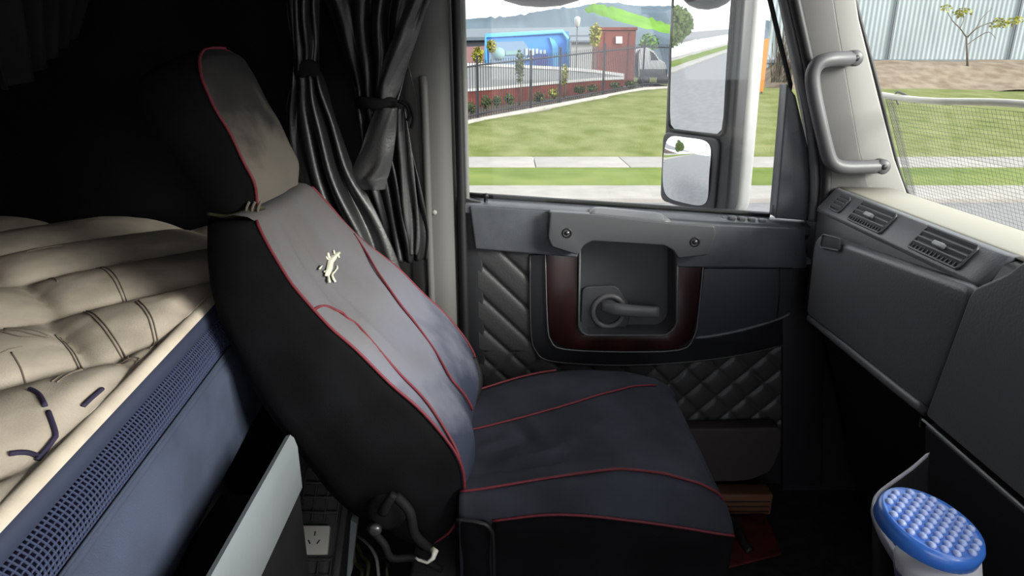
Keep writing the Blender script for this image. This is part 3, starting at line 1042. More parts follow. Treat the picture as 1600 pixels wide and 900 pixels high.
# cushion -----------------------------------------------------------------
XS = [-0.15, -0.08, 0.0, 0.08, 0.16, 0.24, 0.30, 0.345, 0.375, 0.395, 0.402]
ZT = [(-0.15, 0.462), (-0.08, 0.466), (0.08, 0.478), (0.2, 0.486), (0.28, 0.482), (0.345, 0.468), (0.38, 0.448), (0.395, 0.43), (0.402, 0.40)]
YNP = [(-0.15, 1.035), (-0.08, 1.035), (0.06, 1.060), (0.2, 1.080), (0.3, 1.065), (0.37, 1.050), (0.402, 1.06)]     # near top piping
YFS = [(-0.15, 1.24), (-0.1, 1.245), (0.05, 1.30), (0.16, 1.35), (0.25, 1.40), (0.336, 1.455), (0.402, 1.47)]        # far seam
YFO = [(-0.15, 1.40), (-0.08, 1.445), (0.02, 1.50), (0.10, 1.525), (0.3, 1.515), (0.36, 1.495), (0.402, 1.47)]      # far outer edge
ZM = [(-0.15, 0.425), (-0.02, 0.425), (0.03, 0.440), (0.12, 0.440), (0.25, 0.422), (0.33, 0.408), (0.402, 0.392)]   # second near piping


def sint(tab, x):
    return sum(w * interp(tab, x + d) for d, w in ((-0.05, 0.12), (-0.025, 0.23), (0, 0.30), (0.025, 0.23), (0.05, 0.12)))


def CT(x, s):
    """Cushion surface; s runs 0..1 near bolster, 1..2 centre, 2..3 far bolster."""
    zt, yn, yf, yo, zm = interp(ZT, x), sint(YNP, x), sint(YFS, x), sint(YFO, x), sint(ZM, x)
    zm = min(zm, zt - 0.012)
    fr = sm((x - 0.30) / 0.10)
    if s <= 1:
        y = lerp(1.008, yn, s)
        z = lerp(zm, zt, s) + 0.012 * math.sin(PI * s)
    elif s <= 2:
        f = s - 1
        y = lerp(yn, yf, f)
        z = zt - 0.012 * math.sin(PI * f) * (1 - fr)
    else:
        f = s - 2
        y = lerp(yf, yo, f)
        z = zt + 0.012 * math.sin(PI * f) - 0.006 * f * f
    return Vector((x, y, z))


def fold(x, y):
    """creases pressed into the middle of the cushion"""
    h = 0.0
    for (cx_, cy_, ang, ln, wd, am) in [(0.035, 1.128, 0.12, 0.075, 0.013, -0.011), (0.020, 1.245, -1.15, 0.050, 0.016, -0.006), (-0.05, 1.135, 0.3, 0.035, 0.022, -0.006), (0.11, 1.165, 0.75, 0.06, 0.014, -0.004), (-0.02, 1.19, 0.5, 0.06, 0.014, -0.004), (0.20, 1.25, 1.0, 0.05, 0.012, -0.002)]:
        dx, dy = x - cx_, y - cy_
        u = dx * math.cos(ang) + dy * math.sin(ang)
        v = -dx * math.sin(ang) + dy * math.cos(ang)
        h += am * math.exp(-(u / ln) ** 2 - (v / wd) ** 2) - am * 0.7 * math.exp(-(u / ln) ** 2 - ((v - wd * 1.8) / wd) ** 2)
    return h


rings = []
for i in range(71):
    x = lerp(-0.15, 0.402, (i / 70))
    x = -0.095 + 0.497 * (1 - (1 - i / 70) ** 1.6)
    rg = []
    for k in range(12):
        p = CT(x, k / 12)
        p.z += (0.006 * noise.noise(Vector((p.x * 26, p.y * 8, 4.0))) + 0.003 * math.sin(70 * (p.x - 0.8 * p.y)) * sm((p.x - 0.1) / 0.1)) * math.sin(PI * k / 12)
        rg.append(p)
    for k in range(40):
        p = CT(x, 1 + k / 40)
        p.z += 1.2 * fold(p.x, p.y) * (1 if 0.02 < k / 40 < 0.98 else 0) + wrinkle(p, 0.0035, 11)
        rg.append(p)
    for k in range(13):
        p = CT(x, 2 + k / 12)
        p.z += wrinkle(p, 0.002, 11)
        rg.append(p)
    yo, zt = interp(YFO, x), interp(ZT, x)
    fr = max(0, (x - 0.33)) * 0.5
    for z in (zt - 0.04, 0.36, 0.26):
        rg.append(Vector((x - fr, min(1.535, yo + 0.005), min(z, zt - 0.02))))
    for y in (1.4, 1.2, 1.1):
        rg.append(Vector((x - fr, y, 0.25)))
    zm = interp(ZM, x)
    for z in (0.25, 0.30, 0.34, 0.38):
        rg.append(Vector((x - fr, 1.012 - 0.006 * math.sin((z - 0.25) * 20) - 0.004 * noise.noise(Vector((x * 12, z * 10, 1))), z)))
    rings.append(rg)
cush = loft('seat_cushion', rings, 'seat_blue', seat)
for nm, s, tab_x, r in [('near_top_piping', 1.0, (-0.094, 0.40), 0.0026), ('far_seam_piping', 2.0, (-0.094, 0.345), 0.0026)]:
    tube(nm, [CT(lerp(tab_x[0], tab_x[1], k / 40), s) + Vector((0, -0.001, 0.0025)) for k in range(41)], r, 'red_piping', cush, n=6)
tube('far_edge_piping', [CT(lerp(-0.08, 0.11, k / 20), 3.0) + Vector((0, -0.002, 0.004)) for k in range(21)], 0.0026, 'red_piping', cush, n=6)
tube('near_lower_piping', [CT(lerp(-0.035, 0.40, k / 30), 0.0) + Vector((0, -0.002, 0.0)) for k in range(31)], 0.0026, 'red_piping', cush, n=6)
# skirt below the lower piping in darker cloth
rg2 = []
for i in range(31):
    x = lerp(-0.035, 0.400, i / 30)
    zm = CT(x, 0).z
    rg2.append([Vector((x - max(0, x - 0.34) * 0.35 * (1 - q), 1.006 - 0.010 * math.sin(PI * q) - 0.004 * noise.noise(Vector((x * 14, q * 2, 5))), lerp(0.20, zm - 0.002, q))) for q in [j / 8 for j in range(9)]])
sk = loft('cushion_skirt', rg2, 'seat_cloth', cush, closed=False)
solidify(sk, 0.006, 1)
# front drop of the cushion to the base
rgf = []
for j in range(9):
    y = lerp(1.012, 1.50, j / 8)
    rgf.append([Vector((0.398 - 0.05 * q + 0.006 * math.sin(PI * j / 8), y, lerp(0.40, 0.20, q))) for q in (0, 0.3, 0.6, 1.0)])
fd = loft('front_skirt', rgf, 'seat_cloth', cush, closed=False)
solidify(fd, 0.006)
# rear corner bolster with black welt, in front of the recliner
cb = loft('corner_cover', [[Vector((x, y, z)) for (x, y) in [(-0.085, 1.000), (-0.045, 0.998), (-0.032, 1.02), (-0.035, 1.2), (-0.10, 1.2), (-0.105, 1.02)]] for z in (0.20, 0.30, 0.40, 0.428)], 'seat_cloth', seat)
bevel(cb, 0.012, 3, 30)
tube('corner_welt', [(-0.098, 1.000, 0.434), (-0.060, 0.995, 0.432), (-0.040, 0.994, 0.420), (-0.033, 0.996, 0.38), (-0.034, 0.997, 0.20)], 0.004, 'rubber', cb, n=6, res=4)
# far inner side of the hinge: black flap visible between back and cushion
bf = tube('hinge_flap', [(-0.10, 1.30, 0.47), (-0.085, 1.37, 0.485), (-0.080, 1.43, 0.50), (-0.095, 1.47, 0.53)], 0.012, 'rubber', seat, n=8, res=4)
# recliner mechanism at the near lower corner of the backrest
rc = at(605, 800, 1.02)
rec = lathe('recliner_cover', [(0.0, 0.012), (0.024, 0.012), (0.034, 0.006), (0.038, -0.02), (0.036, -0.05)], rc, (0, -1, 0), 'recliner_black', seat, 20)
lathe('recliner_bolt', [(0.012, 0.014), (0.011, 0.022), (0.006, 0.024), (0.0, 0.024)], at(589, 818, 1.0), (0, -1, 0), 'screw_metal', rec, 12)
tube('recliner_lever', [at(598, 800, 0.995), at(606, 785, 0.985), at(616, 772, 0.985)], [0.010, 0.008, 0.007], 'recliner_black', rec, n=10, res=3)
tube('lever_strap', [at(618, 775, 1.0), at(640, 800, 0.99), at(648, 835, 0.99), at(672, 858, 1.0)], 0.009, 'recliner_black', rec, n=8, res=4)
tube('recliner_arm', [at(575, 822, 1.01), at(600, 850, 1.0), at(612, 872, 1.0), at(650, 872, 1.01), at(690, 890, 1.02)], 0.007, 'recliner_black', rec, n=8, res=4)
# seat base: suspension box and pedestal
box('seat_frame', (-0.20, 1.04, 0.19), (0.36, 1.50, 0.26), 'unit_black', seat, 0.01)
box('suspension_bellows', (-0.12, 1.08, 0.05), (0.28, 1.46, 0.20), 'rubber', seat, 0.02)
box('base_plate', (-0.20, 1.05, 0.0), (0.36, 1.50, 0.05), 'unit_black', seat, 0.01)
# small white hook of a bungee by the backrest corner
hk = tube('strap_hook', [at(674, 858, 1.0), at(680, 862, 0.985), at(677, 872, 0.98), at(668, 879, 0.98), at(654, 875, 0.985), at(649, 871, 0.99)], [0.006, 0.006, 0.004, 0.003, 0.0025, 0.002], 'white_plastic')
tag(hk, 'small white plastic hook under the seat backrest corner', 'hook')

# ================================================================ BUNK: mattress, padded front, drawer
bunkd = Vector((-0.09, 1, 0)).normalized()


def bx_(y):      # X of the mattress front edge at lateral y
    return -0.440 - 0.102 * y


bunk = empty('bunk', (-0.8, 0.6, 0.0), 'navy padded bunk front with perforated band below the ivory mattress', 'bunk')
BY0, BY1 = -0.62, 1.74
V, F = [], []
MZ = 0.80
nxm, nym = 150, 300
ang = math.radians(48)
ca, sa = math.cos(ang), math.sin(ang)


def puff(x, y):
    u = x * ca + y * sa            # along the first seam family
    w = -x * sa + y * ca           # across it
    p = 0.25
    row = math.floor((w - 0.055) / p)
    fw_ = (w - 0.055) / p - row
    q = 0.46
    uu = (u - 0.258 - (row % 2) * 0.028) / q
    fu = uu - math.floor(uu)
    e1 = min(fw_, 1 - fw_) * p
    e2 = min(fu, 1 - fu) * q
    g1 = 1 - math.exp(-(e1 / 0.028) ** 0.9)
    g2 = 1 - math.exp(-(e2 / 0.028) ** 0.9)
    dome = (math.sin(PI * fw_) ** 0.6)
    return (0.034 * g1 * g2) * (0.55 + 0.45 * dome) - 0.022


def MT(x, y, lift=0.0):
    e = bx_(y) - x                          # distance behind the front edge
    g = 0.35 + 0.65 * sm((e - 0.005) / 0.05)
    z = MZ + puff(x, y) * g - 0.008 * (1 - sm(e / 0.04)) + 0.01 * sm((e - 0.1) / 0.4)
    return Vector((x, y, z + lift + 0.0015 * noise.noise(Vector((x * 25, y * 25, 0)))))


for j in range(nym + 1):
    y = lerp(BY0, BY1, j / nym)
    x0 = bx_(y)
    for i in range(nxm + 1):
        V.append(MT(x0 - 0.965 * (i / nxm) ** 1.15, y))
for j in range(nym):
    for i in range(nxm):
        a = j * (nxm + 1) + i
        F.append((a, a + 1, a + nxm + 2, a + nxm + 1))
# skirt down
base = len(V)
for j in range(nym + 1):
    y = lerp(BY0, BY1, j / nym)
    V.append(Vector((bx_(y) - 0.004, y, 0.745)))
for j in range(nym):
    F.append((j * (nxm + 1), (j + 1) * (nxm + 1), base + j + 1, base + j))
matt = mesh('mattress_top', V, F, 'ivory')
mroot = empty('mattress', (-0.9, 0.6, 0.70), 'ivory quilted mattress lying on the navy bunk', 'mattress')
matt.parent = mroot
matt.matrix_parent_inverse = Matrix.Translation(-Vector((-0.9, 0.6, 0.70)))
rings = []
for j in range(61):          # rolled border along the front edge
    y = lerp(BY0, BY1, j / 60)
    c = Vector((bx_(y) + 0.004, y, 0.778))
    rings.append([c + Vector((0.015 * math.cos(a), 0, 0.018 * math.sin(a))) for a in [2 * PI * k / 12 for k in range(12)]])
loft('border_roll', rings, 'ivory', mroot)


def mline(name, px, r, m, n=5):
    q = []
    for x, y in px:
        p = atz(x, y, 0.805)
        q.append(p)
    q = [crom(q, k / 5) for k in range((len(q) - 1) * 5 + 1)]
    return tube(name, [MT(min(p.x, bx_(p.y) - 0.014), p.y, r * 0.4) for p in q], r, m, mroot, n=n)


for px in [
    [(150, 418), (172, 434), (192, 458)], [(156, 416), (178, 432), (197, 457)],
    [(212, 474), (232, 498), (241, 530)], [(217, 472), (238, 498), (246, 528)],
    [(128, 478), (160, 510), (190, 540)], [(133, 476), (165, 508), (197, 540)],
    [(170, 546), (200, 543), (228, 548)], [(176, 551), (205, 548), (226, 553)],
    [(82, 508), (104, 532), (124, 562)], [(88, 506), (109, 530), (128, 560)],
    [(82, 598), (102, 576), (126, 566)], [(90, 600), (108, 580), (128, 570)],
    [(0, 556), (18, 548), (36, 543)], [(18, 552), (30, 566), (34, 576)],
    [(5, 508), (40, 512), (76, 516)], [(5, 516), (40, 520), (74, 524)], [(6, 524), (30, 529), (50, 529)],
    [(44, 402), (70, 396), (100, 393)], [(72, 426), (84, 434), (90, 442)]]:
    mline('stitch_line', px, 0.0013, 'stitch')
for px in [[(48, 614), (62, 622), (72, 640)], [(76, 646), (84, 666), (88, 688), (74, 699)], [(12, 699), (44, 694), (74, 699)], [(158, 600), (164, 616), (176, 628)], [(88, 690), (98, 697)]]:
    mline('dark_cord', px, 0.0032, 'dark_cord', 6)

# bunk body and padded front
V, F = [], []
prof_b = [(-0.004, 0.775), (0.014, 0.770), (0.018, 0.735), (0.018, 0.555), (0.006, 0.545), (-0.10, 0.545), (-0.10, 0.0)]


def bring(off, zz):
    return lambda y: Vector((bx_(y) + off, y, zz))


def strip(name, pr, m, par, nj=60, y0=BY0, y1=BY1, th=0.0):
    rings = [[Vector((bx_(lerp(y0, y1, j / nj)) + a, lerp(y0, y1, j / nj), b)) for a, b in pr] for j in range(nj + 1)]
    o = loft(name, rings, m, par, closed=False)
    if th:
        solidify(o, th, -1)
    return o


strip('front_panel', [(0.030, 0.706), (0.044, 0.700), (0.052, 0.685), (0.052, 0.540), (0.046, 0.525), (0.028, 0.518)], 'navy_fabric', bunk)
strip('panel_welt', [(0.030, 0.706), (0.040, 0.711), (0.046, 0.706), (0.044, 0.700)], 'navy_fabric', bunk)
strip('band_backing', [(0.012, 0.766), (0.024, 0.708), (0.030, 0.700)], 'navy_backing', bunk)
strip('top_binding', [(0.004, 0.788), (0.018, 0.786), (0.024, 0.776), (0.024, 0.764), (0.018, 0.758), (0.006, 0.758)], 'navy_binding', bunk)
# perforated band: real holes, a lattice with a slight bulge
nj, ni = 185, 9
V, F = [], []
for j in range(nj + 1):
    y = lerp(-0.1, 1.25, j / nj)
    for i in range(ni + 1):
        s = i / ni
        yy = y + (0.004 * math.sin(PI * s)) + 0.010 * s
        V.append((bx_(yy) + lerp(0.020, 0.036, s) + 0.007 * math.sin(PI * s), yy, lerp(0.764, 0.706, s)))
for j in range(nj):
    for i in range(ni):
        a = j * (ni + 1) + i
        F.append((a, a + 1, a + ni + 2, a + ni + 1))
band = mesh('perforated_band', V, F, 'navy_mesh', bunk)
wf = band.modifiers.new('holes', 'WIREFRAME')
wf.thickness = 0.0039
wf.use_replace = True
wf.use_even_offset = False
tube('band_cord', [(bx_(y) + 0.042, y, 0.712) for y in [lerp(BY0, 1.3, k / 20) for k in range(21)]], 0.0025, 'navy_fabric', bunk, n=6)
strip('under_panel', [(0.028, 0.518), (-0.10, 0.515), (-0.10, 0.0)], 'black_cloth', bunk)
box('bunk_deck', (-1.39, -0.62, 0.70), (-0.64, 1.74, 0.74), 'black_cloth', bunk)

# pulled-out drawer with a silver front, in front of the bunk
dr = empty('storage_drawer', (-0.42, 0.5, 0.0), 'black storage drawer with a silver grey front panel under the bunk', 'drawer')
dpts = [(335, 905), (345, 905), (452, 684), (440, 680)]
q0, q1 = Vector((-0.345, 0.30, 0)), Vector((-0.358, 0.970, 0))
rings = []
for k in range(13):
    t = k / 12
    c = q0.lerp(q1, t)
    rings.append([c + Vector(v) for v in [(-0.018, 0, 0.516), (-0.018, 0, 0.612), (-0.013, 0, 0.621), (-0.006, 0, 0.623), (0.0, 0, 0.617), (0.004, 0, 0.60), (0.004, 0, 0.522), (0.0, 0, 0.516), (-0.010, 0, 0.516)]])
df = loft('drawer_front', rings, 'silver_rail', dr)
autosmooth(df, 40)
box('drawer_body', (-0.50, 0.30, 0.20), (-0.364, 0.985, 0.50), 'black_cloth', dr, 0.004)
box('drawer_plinth', (-0.50, 0.30, 0.0), (-0.372, 0.985, 0.20), 'black_cloth', dr)

# ================================================================ POWER UNIT behind the seat with a white outlet
oc = at(490, 843, 1.25)
pu = empty('power_unit', (oc.x, oc.y, 0.0), 'black ribbed plastic power unit behind the passenger seat', 'power unit')
ez = Vector((0, -0.62, 0.78)).normalized()     # face normal of the outlet panel
ex = Vector((1, 0.04, -0.03)).normalized()
ey = ez.cross(ex).normalized()


def OP(a, b, c=0.0):
    return oc + ex * a + ey * b + ez * c


prism('unit_body', [OP(-0.12, -0.20, -0.012), OP(0.055, -0.20, -0.012), OP(0.055, 0.22, -0.012), OP(-0.10, 0.22, -0.012)], -ez * 0.12, 'unit_black', pu, 0.006)
for r_ in range(12):
    b = -0.18 + r_ * 0.034
    if -0.03 < b < 0.035:
        continue
    prism('rib', [OP(-0.040, b, -0.012), OP(0.042, b, -0.012), OP(0.042, b + 0.006, -0.012), OP(-0.040, b + 0.006, -0.012)], ez * 0.008, 'unit_black', pu, 0.001)
for a in (-0.042, -0.014, 0.014, 0.042):
    for b0, b1 in ((-0.19, -0.035), (0.04, 0.20)):
        prism('rib', [OP(a, b0, -0.012), OP(a + 0.004, b0, -0.012), OP(a + 0.004, b1, -0.012), OP(a, b1, -0.012)], ez * 0.007, 'unit_black', pu, 0.001)
prism('side_rail', [OP(0.050, -0.20, -0.012), OP(0.066, -0.20, -0.012), OP(0.070, 0.22, -0.012), OP(0.054, 0.22, -0.012)], ez * 0.016, 'unit_black', pu, 0.004)
prism('port', [OP(0.0, -0.10, -0.012), OP(0.028, -0.10, -0.012), OP(0.028, -0.075, -0.012), OP(0.0, -0.075, -0.012)], ez * 0.010, 'rubber', pu, 0.001)
lathe('unit_screw', [(0.006, 0), (0.005, 0.006), (0, 0.006)], OP(-0.058, 0.055, -0.012), ez, 'white_plastic', pu, 10)
out = empty('power_outlet', tuple(OP(0, 0, 0)), 'white square power outlet with three pin slots', 'outlet')
plate = prism('outlet_plate', roundpoly([OP(-0.034, -0.031), OP(0.034, -0.031), OP(0.032, 0.031), OP(-0.032, 0.031)], 0.004), -ez * 0.012, 'white_plastic', out, 0.0025)
for (a, b, rt) in [(0.001, 0.013, 0.0), (-0.009, -0.005, 0.6), (0.011, -0.005, -0.6)]:
    c_, s_ = math.cos(rt), math.sin(rt)
    qq = [(-0.0014, -0.005), (0.0014, -0.005), (0.0014, 0.005), (-0.0014, 0.005)]
    prism('pin_slot', [OP(a + x * c_ - y * s_, b + x * s_ + y * c_, -0.001) for x, y in qq], ez * 0.0016, 'outlet_slot', out)
# silver upright strip beside the unit and loose cables
st = prism('metal_strip', [at(548, 812, 1.20), at(558, 818, 1.20), at(548, 900, 1.12), at(541, 905, 1.12)], (0, 0.02, 0.0), 'silver_rail', None, 0.001)
tag(st, 'narrow silver metal strip beside the black power unit', 'strip')
for i, (pts_, r_, m_, lab) in enumerate([
    ([at(560, 838, 1.28), at(575, 850, 1.22), at(588, 872, 1.18), at(592, 905, 1.15)], 0.0035, 'cable_white', 'pale cable curling down beside the silver strip'),
    ([at(558, 850, 1.30), at(567, 868, 1.27), at(576, 882, 1.24), at(572, 910, 1.22)], 0.005, 'cable_olive', 'olive cable hanging under the seat next to the pale cable'),
    ([at(602, 872, 1.25), at(606, 880, 1.22), at(604, 892, 1.20), at(608, 915, 1.2)], 0.004, 'cable_olive', 'olive cable under the recliner arm, rightmost of the cables'),
    ([at(552, 858, 1.32), at(556, 880, 1.3), at(566, 892, 1.28), at(560, 915, 1.26)], 0.005, 'cable_olive', 'olive cable bunched closest to the silver strip')]):
    tag(tube('loose_cable', pts_, r_, m_, None, n=7, res=5), lab, 'cable', 'loose cables under the seat')

# ================================================================ CURTAINS
def curtain_sheet(name, rows, Y, waves, amp, m, par, n=90, ph=0.0, thick=0.003, depth=0.0):
    """rows: (py, xl, xr) in photo pixels at plane Y; pleats are real folds."""
    rings = []
    L = len(rows)
    for i in range((L - 1) * 6 + 1):
        t = i / 6
        p = crom([Vector((r[1], r[2], r[0])) for r in rows], t)
        a = at(p.x, p.z, Y)
        b = at(p.y, p.z, Y)
        wd = (b - a).length
        rg = []
        for k in range(n + 1):
            s = k / n
            q = a.lerp(b, s)
            f = 2 * PI * waves * s + ph + 0.5 * math.sin(3.1 * t + 5 * s)
            A = amp * (0.6 + 0.4 * math.sin(2.3 * k / n * PI + t))
            q.y += A * math.sin(f) + 0.14 * A * math.sin(2.3 * f + 1) + depth * math.sin(PI * s)
            q.x += 0.15 * A * math.cos(f)
            rg.append(q)
        rings.append(rg)
    o = loft(name, rings, m, par, closed=False)
    solidify(o, thick)
    return o


def ring_tie(name, px, py, Y, w, h, d, m, par):
    c = at(px, py, Y)
    rings = []
    for zz, s in ((-1, 0.92), (-0.6, 1.0), (0, 0.96), (0.6, 1.0), (1, 0.9)):
        rings.append([c + Vector((w * s * math.cos(a), d * s * math.sin(a), h * zz + 0.003 * math.sin(5 * a))) for a in [2 * PI * k / 24 for k in range(24)]])
    return loft(name, rings, m, par)


cur1 = empty('curtain', tuple(at(478, 420, 1.60)), 'black curtain tied at the waist behind the seat headrest', 'curtain')
curtain_sheet('drape', [(-300, 420, 510), (-160, 430, 506), (-60, 440, 502), (0, 446, 498), (60, 454, 498), (92, 459, 497), (108, 459, 498), (130, 455, 506), (180, 446, 522), (260, 448, 550), (340, 468, 592), (420, 488, 625), (520, 500, 650)], 1.58, 4, 0.018, 'curtain', cur1, depth=-0.03)
ring_tie('tie_band', 478, 107, 1.57, 0.031, 0.017, 0.034, 'black_cloth', cur1)
cur2 = empty('curtain', tuple(at(610, 420, 1.62)), 'black vinyl curtain gathered beside the grey door pillar with a hanging flap', 'curtain')
curtain_sheet('drape', [(-300, 480, 690), (-160, 488, 682), (-60, 496, 672), (0, 506, 664), (60, 528, 646), (120, 548, 630), (158, 557, 624), (175, 556, 628), (230, 562, 644), (300, 575, 660), (360, 592, 670), (405, 605, 668)], 1.625, 4.5, 0.020, 'curtain', cur2, ph=1.2, depth=-0.02)
curtain_sheet('upper_fold', [(-300, 672, 716), (-160, 664, 708), (-60, 650, 694), (0, 636, 672), (50, 618, 655), (90, 602, 642), (130, 592, 630), (162, 590, 622)], 1.585, 1.2, 0.012, 'curtain_lining', cur2, n=40, ph=2.0, depth=-0.015)
curtain_sheet('hanging_flap', [(168, 588, 620), (200, 574, 618), (240, 560, 614), (270, 548, 608), (282, 550, 604), (296, 562, 601)], 1.575, 0.9, 0.008, 'curtain_lining', cur2, n=40, ph=0.6, depth=-0.012)
curtain_sheet('side_fold', [(170, 622, 634), (240, 622, 644), (310, 628, 652), (370, 636, 656), (398, 640, 652)], 1.59, 1.3, 0.010, 'curtain_lining', cur2, n=30, ph=3.0)
tie2 = ring_tie('tie_strap', 592, 160, 1.60, 0.056, 0.011, 0.045, 'black_cloth', cur2)
for dx, ln in ((0, 28), (6, 40)):
    tube('strap_end', [at(622 + dx, 158, 1.56), at(634 + dx, 164, 1.555), at(640 + dx, 164 + ln * 0.5, 1.56), at(636 + dx, 160 + ln, 1.565)], 0.004, 'black_cloth', tie2, n=6, res=4)
# dark drapes at the back of the sleeper, barely lit
for lab, X, y0, y1, ph, z0 in [('black rear drape hanging over the sleeper wall near the mattress head', -1.34, 0.55, 1.05, 0.0, 0.86), ('black rear drape in the far corner of the sleeper', -1.34, 1.12, 1.70, 1.5, 0.86)]:
    rings = []
    for j in range(25):
        z = lerp(z0, 1.41, j / 24)
        rings.append([Vector((X + 0.022 * math.sin(2 * PI * 6 * k / 70 + ph + 0.6 * math.sin(z * 4)), lerp(y0, y1, k / 70) + 0.03 * math.sin(z * 3 + k * 0.05), z)) for k in range(71)])
    o = loft('rear_drape', rings, 'black_cloth', None, closed=False)
    solidify(o, 0.003)
    tag(o, lab, 'curtain', 'rear sleeper drapes')
# dark drape bunched at the front edge of the added shade slab
rings = []
for j in range(21):
    z = lerp(1.16, 1.42, j / 20)
    rings.append([Vector((-0.80 + 0.020 * math.sin(k * 0.55 + 3 * z) - 0.10 * (1 - j / 20) * (k / 60), lerp(1.15, 1.50, k / 60) + 0.03 * math.sin(4 * z), z + 0.10 * (1 - j / 20) * (k / 60))) for k in range(61)])
o = loft('bunk_drape', rings, 'black_cloth', None, closed=False)
solidify(o, 0.003)
tag(o, 'black drape hanging from the added slab at the top left', 'curtain')

# ================================================================ FOOTWELL
ms = empty('door_step', tuple(at(1170, 780, 1.60)), 'step panel with orange light painted in as amber brown at the foot of the door', 'step')
p0, p1 = at(1128, 768, 1.60), at(1206, 768, 1.60)
box('step_board', (0.46, 1.585, 0.0), (p1.x, 1.64, p0.z), 'amber_lit_step', ms, 0.006)
for k in range(3):
    box('step_groove', (0.47, 1.583, 0.012 + k * 0.016), (p1.x - 0.008, 1.586, 0.015 + k * 0.016), 'door_dark', ms)
fm = [atz(x, y, 0.004) for x, y in [(1125, 812), (1196, 806), (1222, 868), (1128, 892), (1112, 850)]]
rm = prism('floor_mat', roundpoly(fm, 0.01), (0, 0, 0.008), 'red_mat', None, 0.003)
tag(rm, 'dark red rubber mat piece on the footwell floor', 'mat')
sh = tube('mat_strap', [atz(1143, 812, 0.013), atz(1155, 830, 0.02), atz(1162, 848, 0.02), atz(1172, 862, 0.014)], 0.012, 'rubber', None, n=8, res=4)
tag(sh, 'black strap lying across the dark red mat', 'strap')
# console bin with bright rim, and the tub with the blue lid in it
bin_ = empty('console_bin', (0.52, 0.72, 0.55), 'black console bin with a pale bent rim under the dashboard', 'bin')
rim = [at(1446, 712, 0.80), at(1424, 731, 0.775), at(1395, 752, 0.74), at(1372, 770, 0.715), at(1362, 786, 0.70), at(1364, 806, 0.685), at(1376, 836, 0.66), at(1395, 868, 0.64), at(1424, 910, 0.61)]
rimc = [crom(rim, k / 5) for k in range((len(rim) - 1) * 5 + 1)]
rings = []
for i, p in enumerate(rimc):
    d = Vector((0.25, -0.6, 0.75)).normalized()
    rings.append([p + Vector((0, 0, 0.003)), p + Vector((0.008, 0.004, 0.003)), p + Vector((0.008, 0.004, -0.006)), p + Vector((0, 0, -0.006))])
loft('bin_rim', rings, 'bin_rim', bin_)
V, F = [], []
nr = len(rimc)
for p in rimc:
    V.append(p + Vector((0.002, 0.001, -0.004)))
for p in rimc:
    V.append(p + Vector((0.05, 0.02, -0.22)))
F = [(i, i + 1, nr + i + 1, nr + i) for i in range(nr - 1)]
bw_ = mesh('bin_wall', V, F, 'bin_black', bin_)
solidify(bw_, 0.004, -1)
# tub
lc = ray(1455, 818) * 0.70 + CAM
axis = Vector((0.19, -0.13, 0.97)).normalized()
tub = empty('wipes_tub', tuple(lc - axis * 0.12), 'white tub with a bright blue studded lid in the console bin', 'tub')
R = 0.052
lid = lathe('lid', [(R * 0.93, -0.016), (R, -0.014), (R, -0.002), (R * 0.95, 0.003), (R * 0.86, 0.002), (0.0, 0.002)], lc, axis, 'blue_lid', tub, 40)
u_ = axis.orthogonal().normalized()
w_ = axis.cross(u_)
me_k = None
for ry in range(-4, 5):
    for rx in range(-4, 5):
        a = (rx + 0.5 * (ry % 2)) * 0.0115
        b = ry * 0.0102
        if a * a + b * b > (R * 0.82) ** 2:
            continue
        c = lc + u_ * a + w_ * b + axis * 0.002
        lathe('lid_stud', [(0.0044, -0.001), (0.0042, 0.002), (0.0028, 0.0036), (0.0, 0.004)], c, axis, 'blue_knob', lid, 8)
axb = Vector((-0.20, 0.12, 0.97)).normalized()
lathe('tub_body', [(0.0, -0.026), (R * 0.70, -0.027), (R * 0.76, -0.034), (R * 0.74, -0.14), (R * 0.70, -0.145), (0, -0.145)], lc + Vector((0.004, 0, -0.006)), axb, 'tub_white', tub, 36)
# dark wrap-around label on the side of the tub that faces the driver
V, F = [], []
for k in range(15):
    a = lerp(-1.0, 0.75, k / 14)
    dd = (Vector((-0.97, -0.25, 0)) - axb * Vector((-0.97, -0.25, 0)).dot(axb)).normalized()
    ee = axb.cross(dd)
    dirv = dd * math.cos(a) + ee * math.sin(a)
    V.append(lc + Vector((0.004, 0, -0.006)) + dirv * (R * 0.757 + 0.001) - axb * 0.045)
    V.append(lc + Vector((0.004, 0, -0.006)) + dirv * (R * 0.743 + 0.001) - axb * 0.13)
for k in range(14):
    F.append((2 * k, 2 * k + 1, 2 * k + 3, 2 * k + 2))
lb = mesh('tub_label', V, F, 'tub_label', tub)
solidify(lb, 0.0008)

# fill lamp added out of view above the seats to brighten the cab
cl = empty('fill_lamp', (0.05, 0.45, 1.95), 'rectangular white unseen lamp added as fill light on the roof lining', 'lamp')
box('lamp_housing', (-0.13, 0.33, 1.93), (0.23, 0.57, 1.95), 'light_pillar', cl, 0.006)
box('fill_lens', (-0.11, 0.35, 1.918), (0.21, 0.55, 1.931), 'fill_lens', cl, 0.005)
ld = bpy.data.lights.new('fill_light', 'AREA')
ld.shape = 'RECTANGLE'
ld.size, ld.size_y = 0.32, 0.20
ld.energy = 0.15
ld.color = (1.0, 0.95, 0.88)
lo = bpy.data.objects.new('fill_light', ld)
col.objects.link(lo)
lo.location = (0.05, 0.45, 1.912)
lo.parent = cl
lo.matrix_parent_inverse = Matrix.Translation(-Vector((0.05, 0.45, 1.95)))

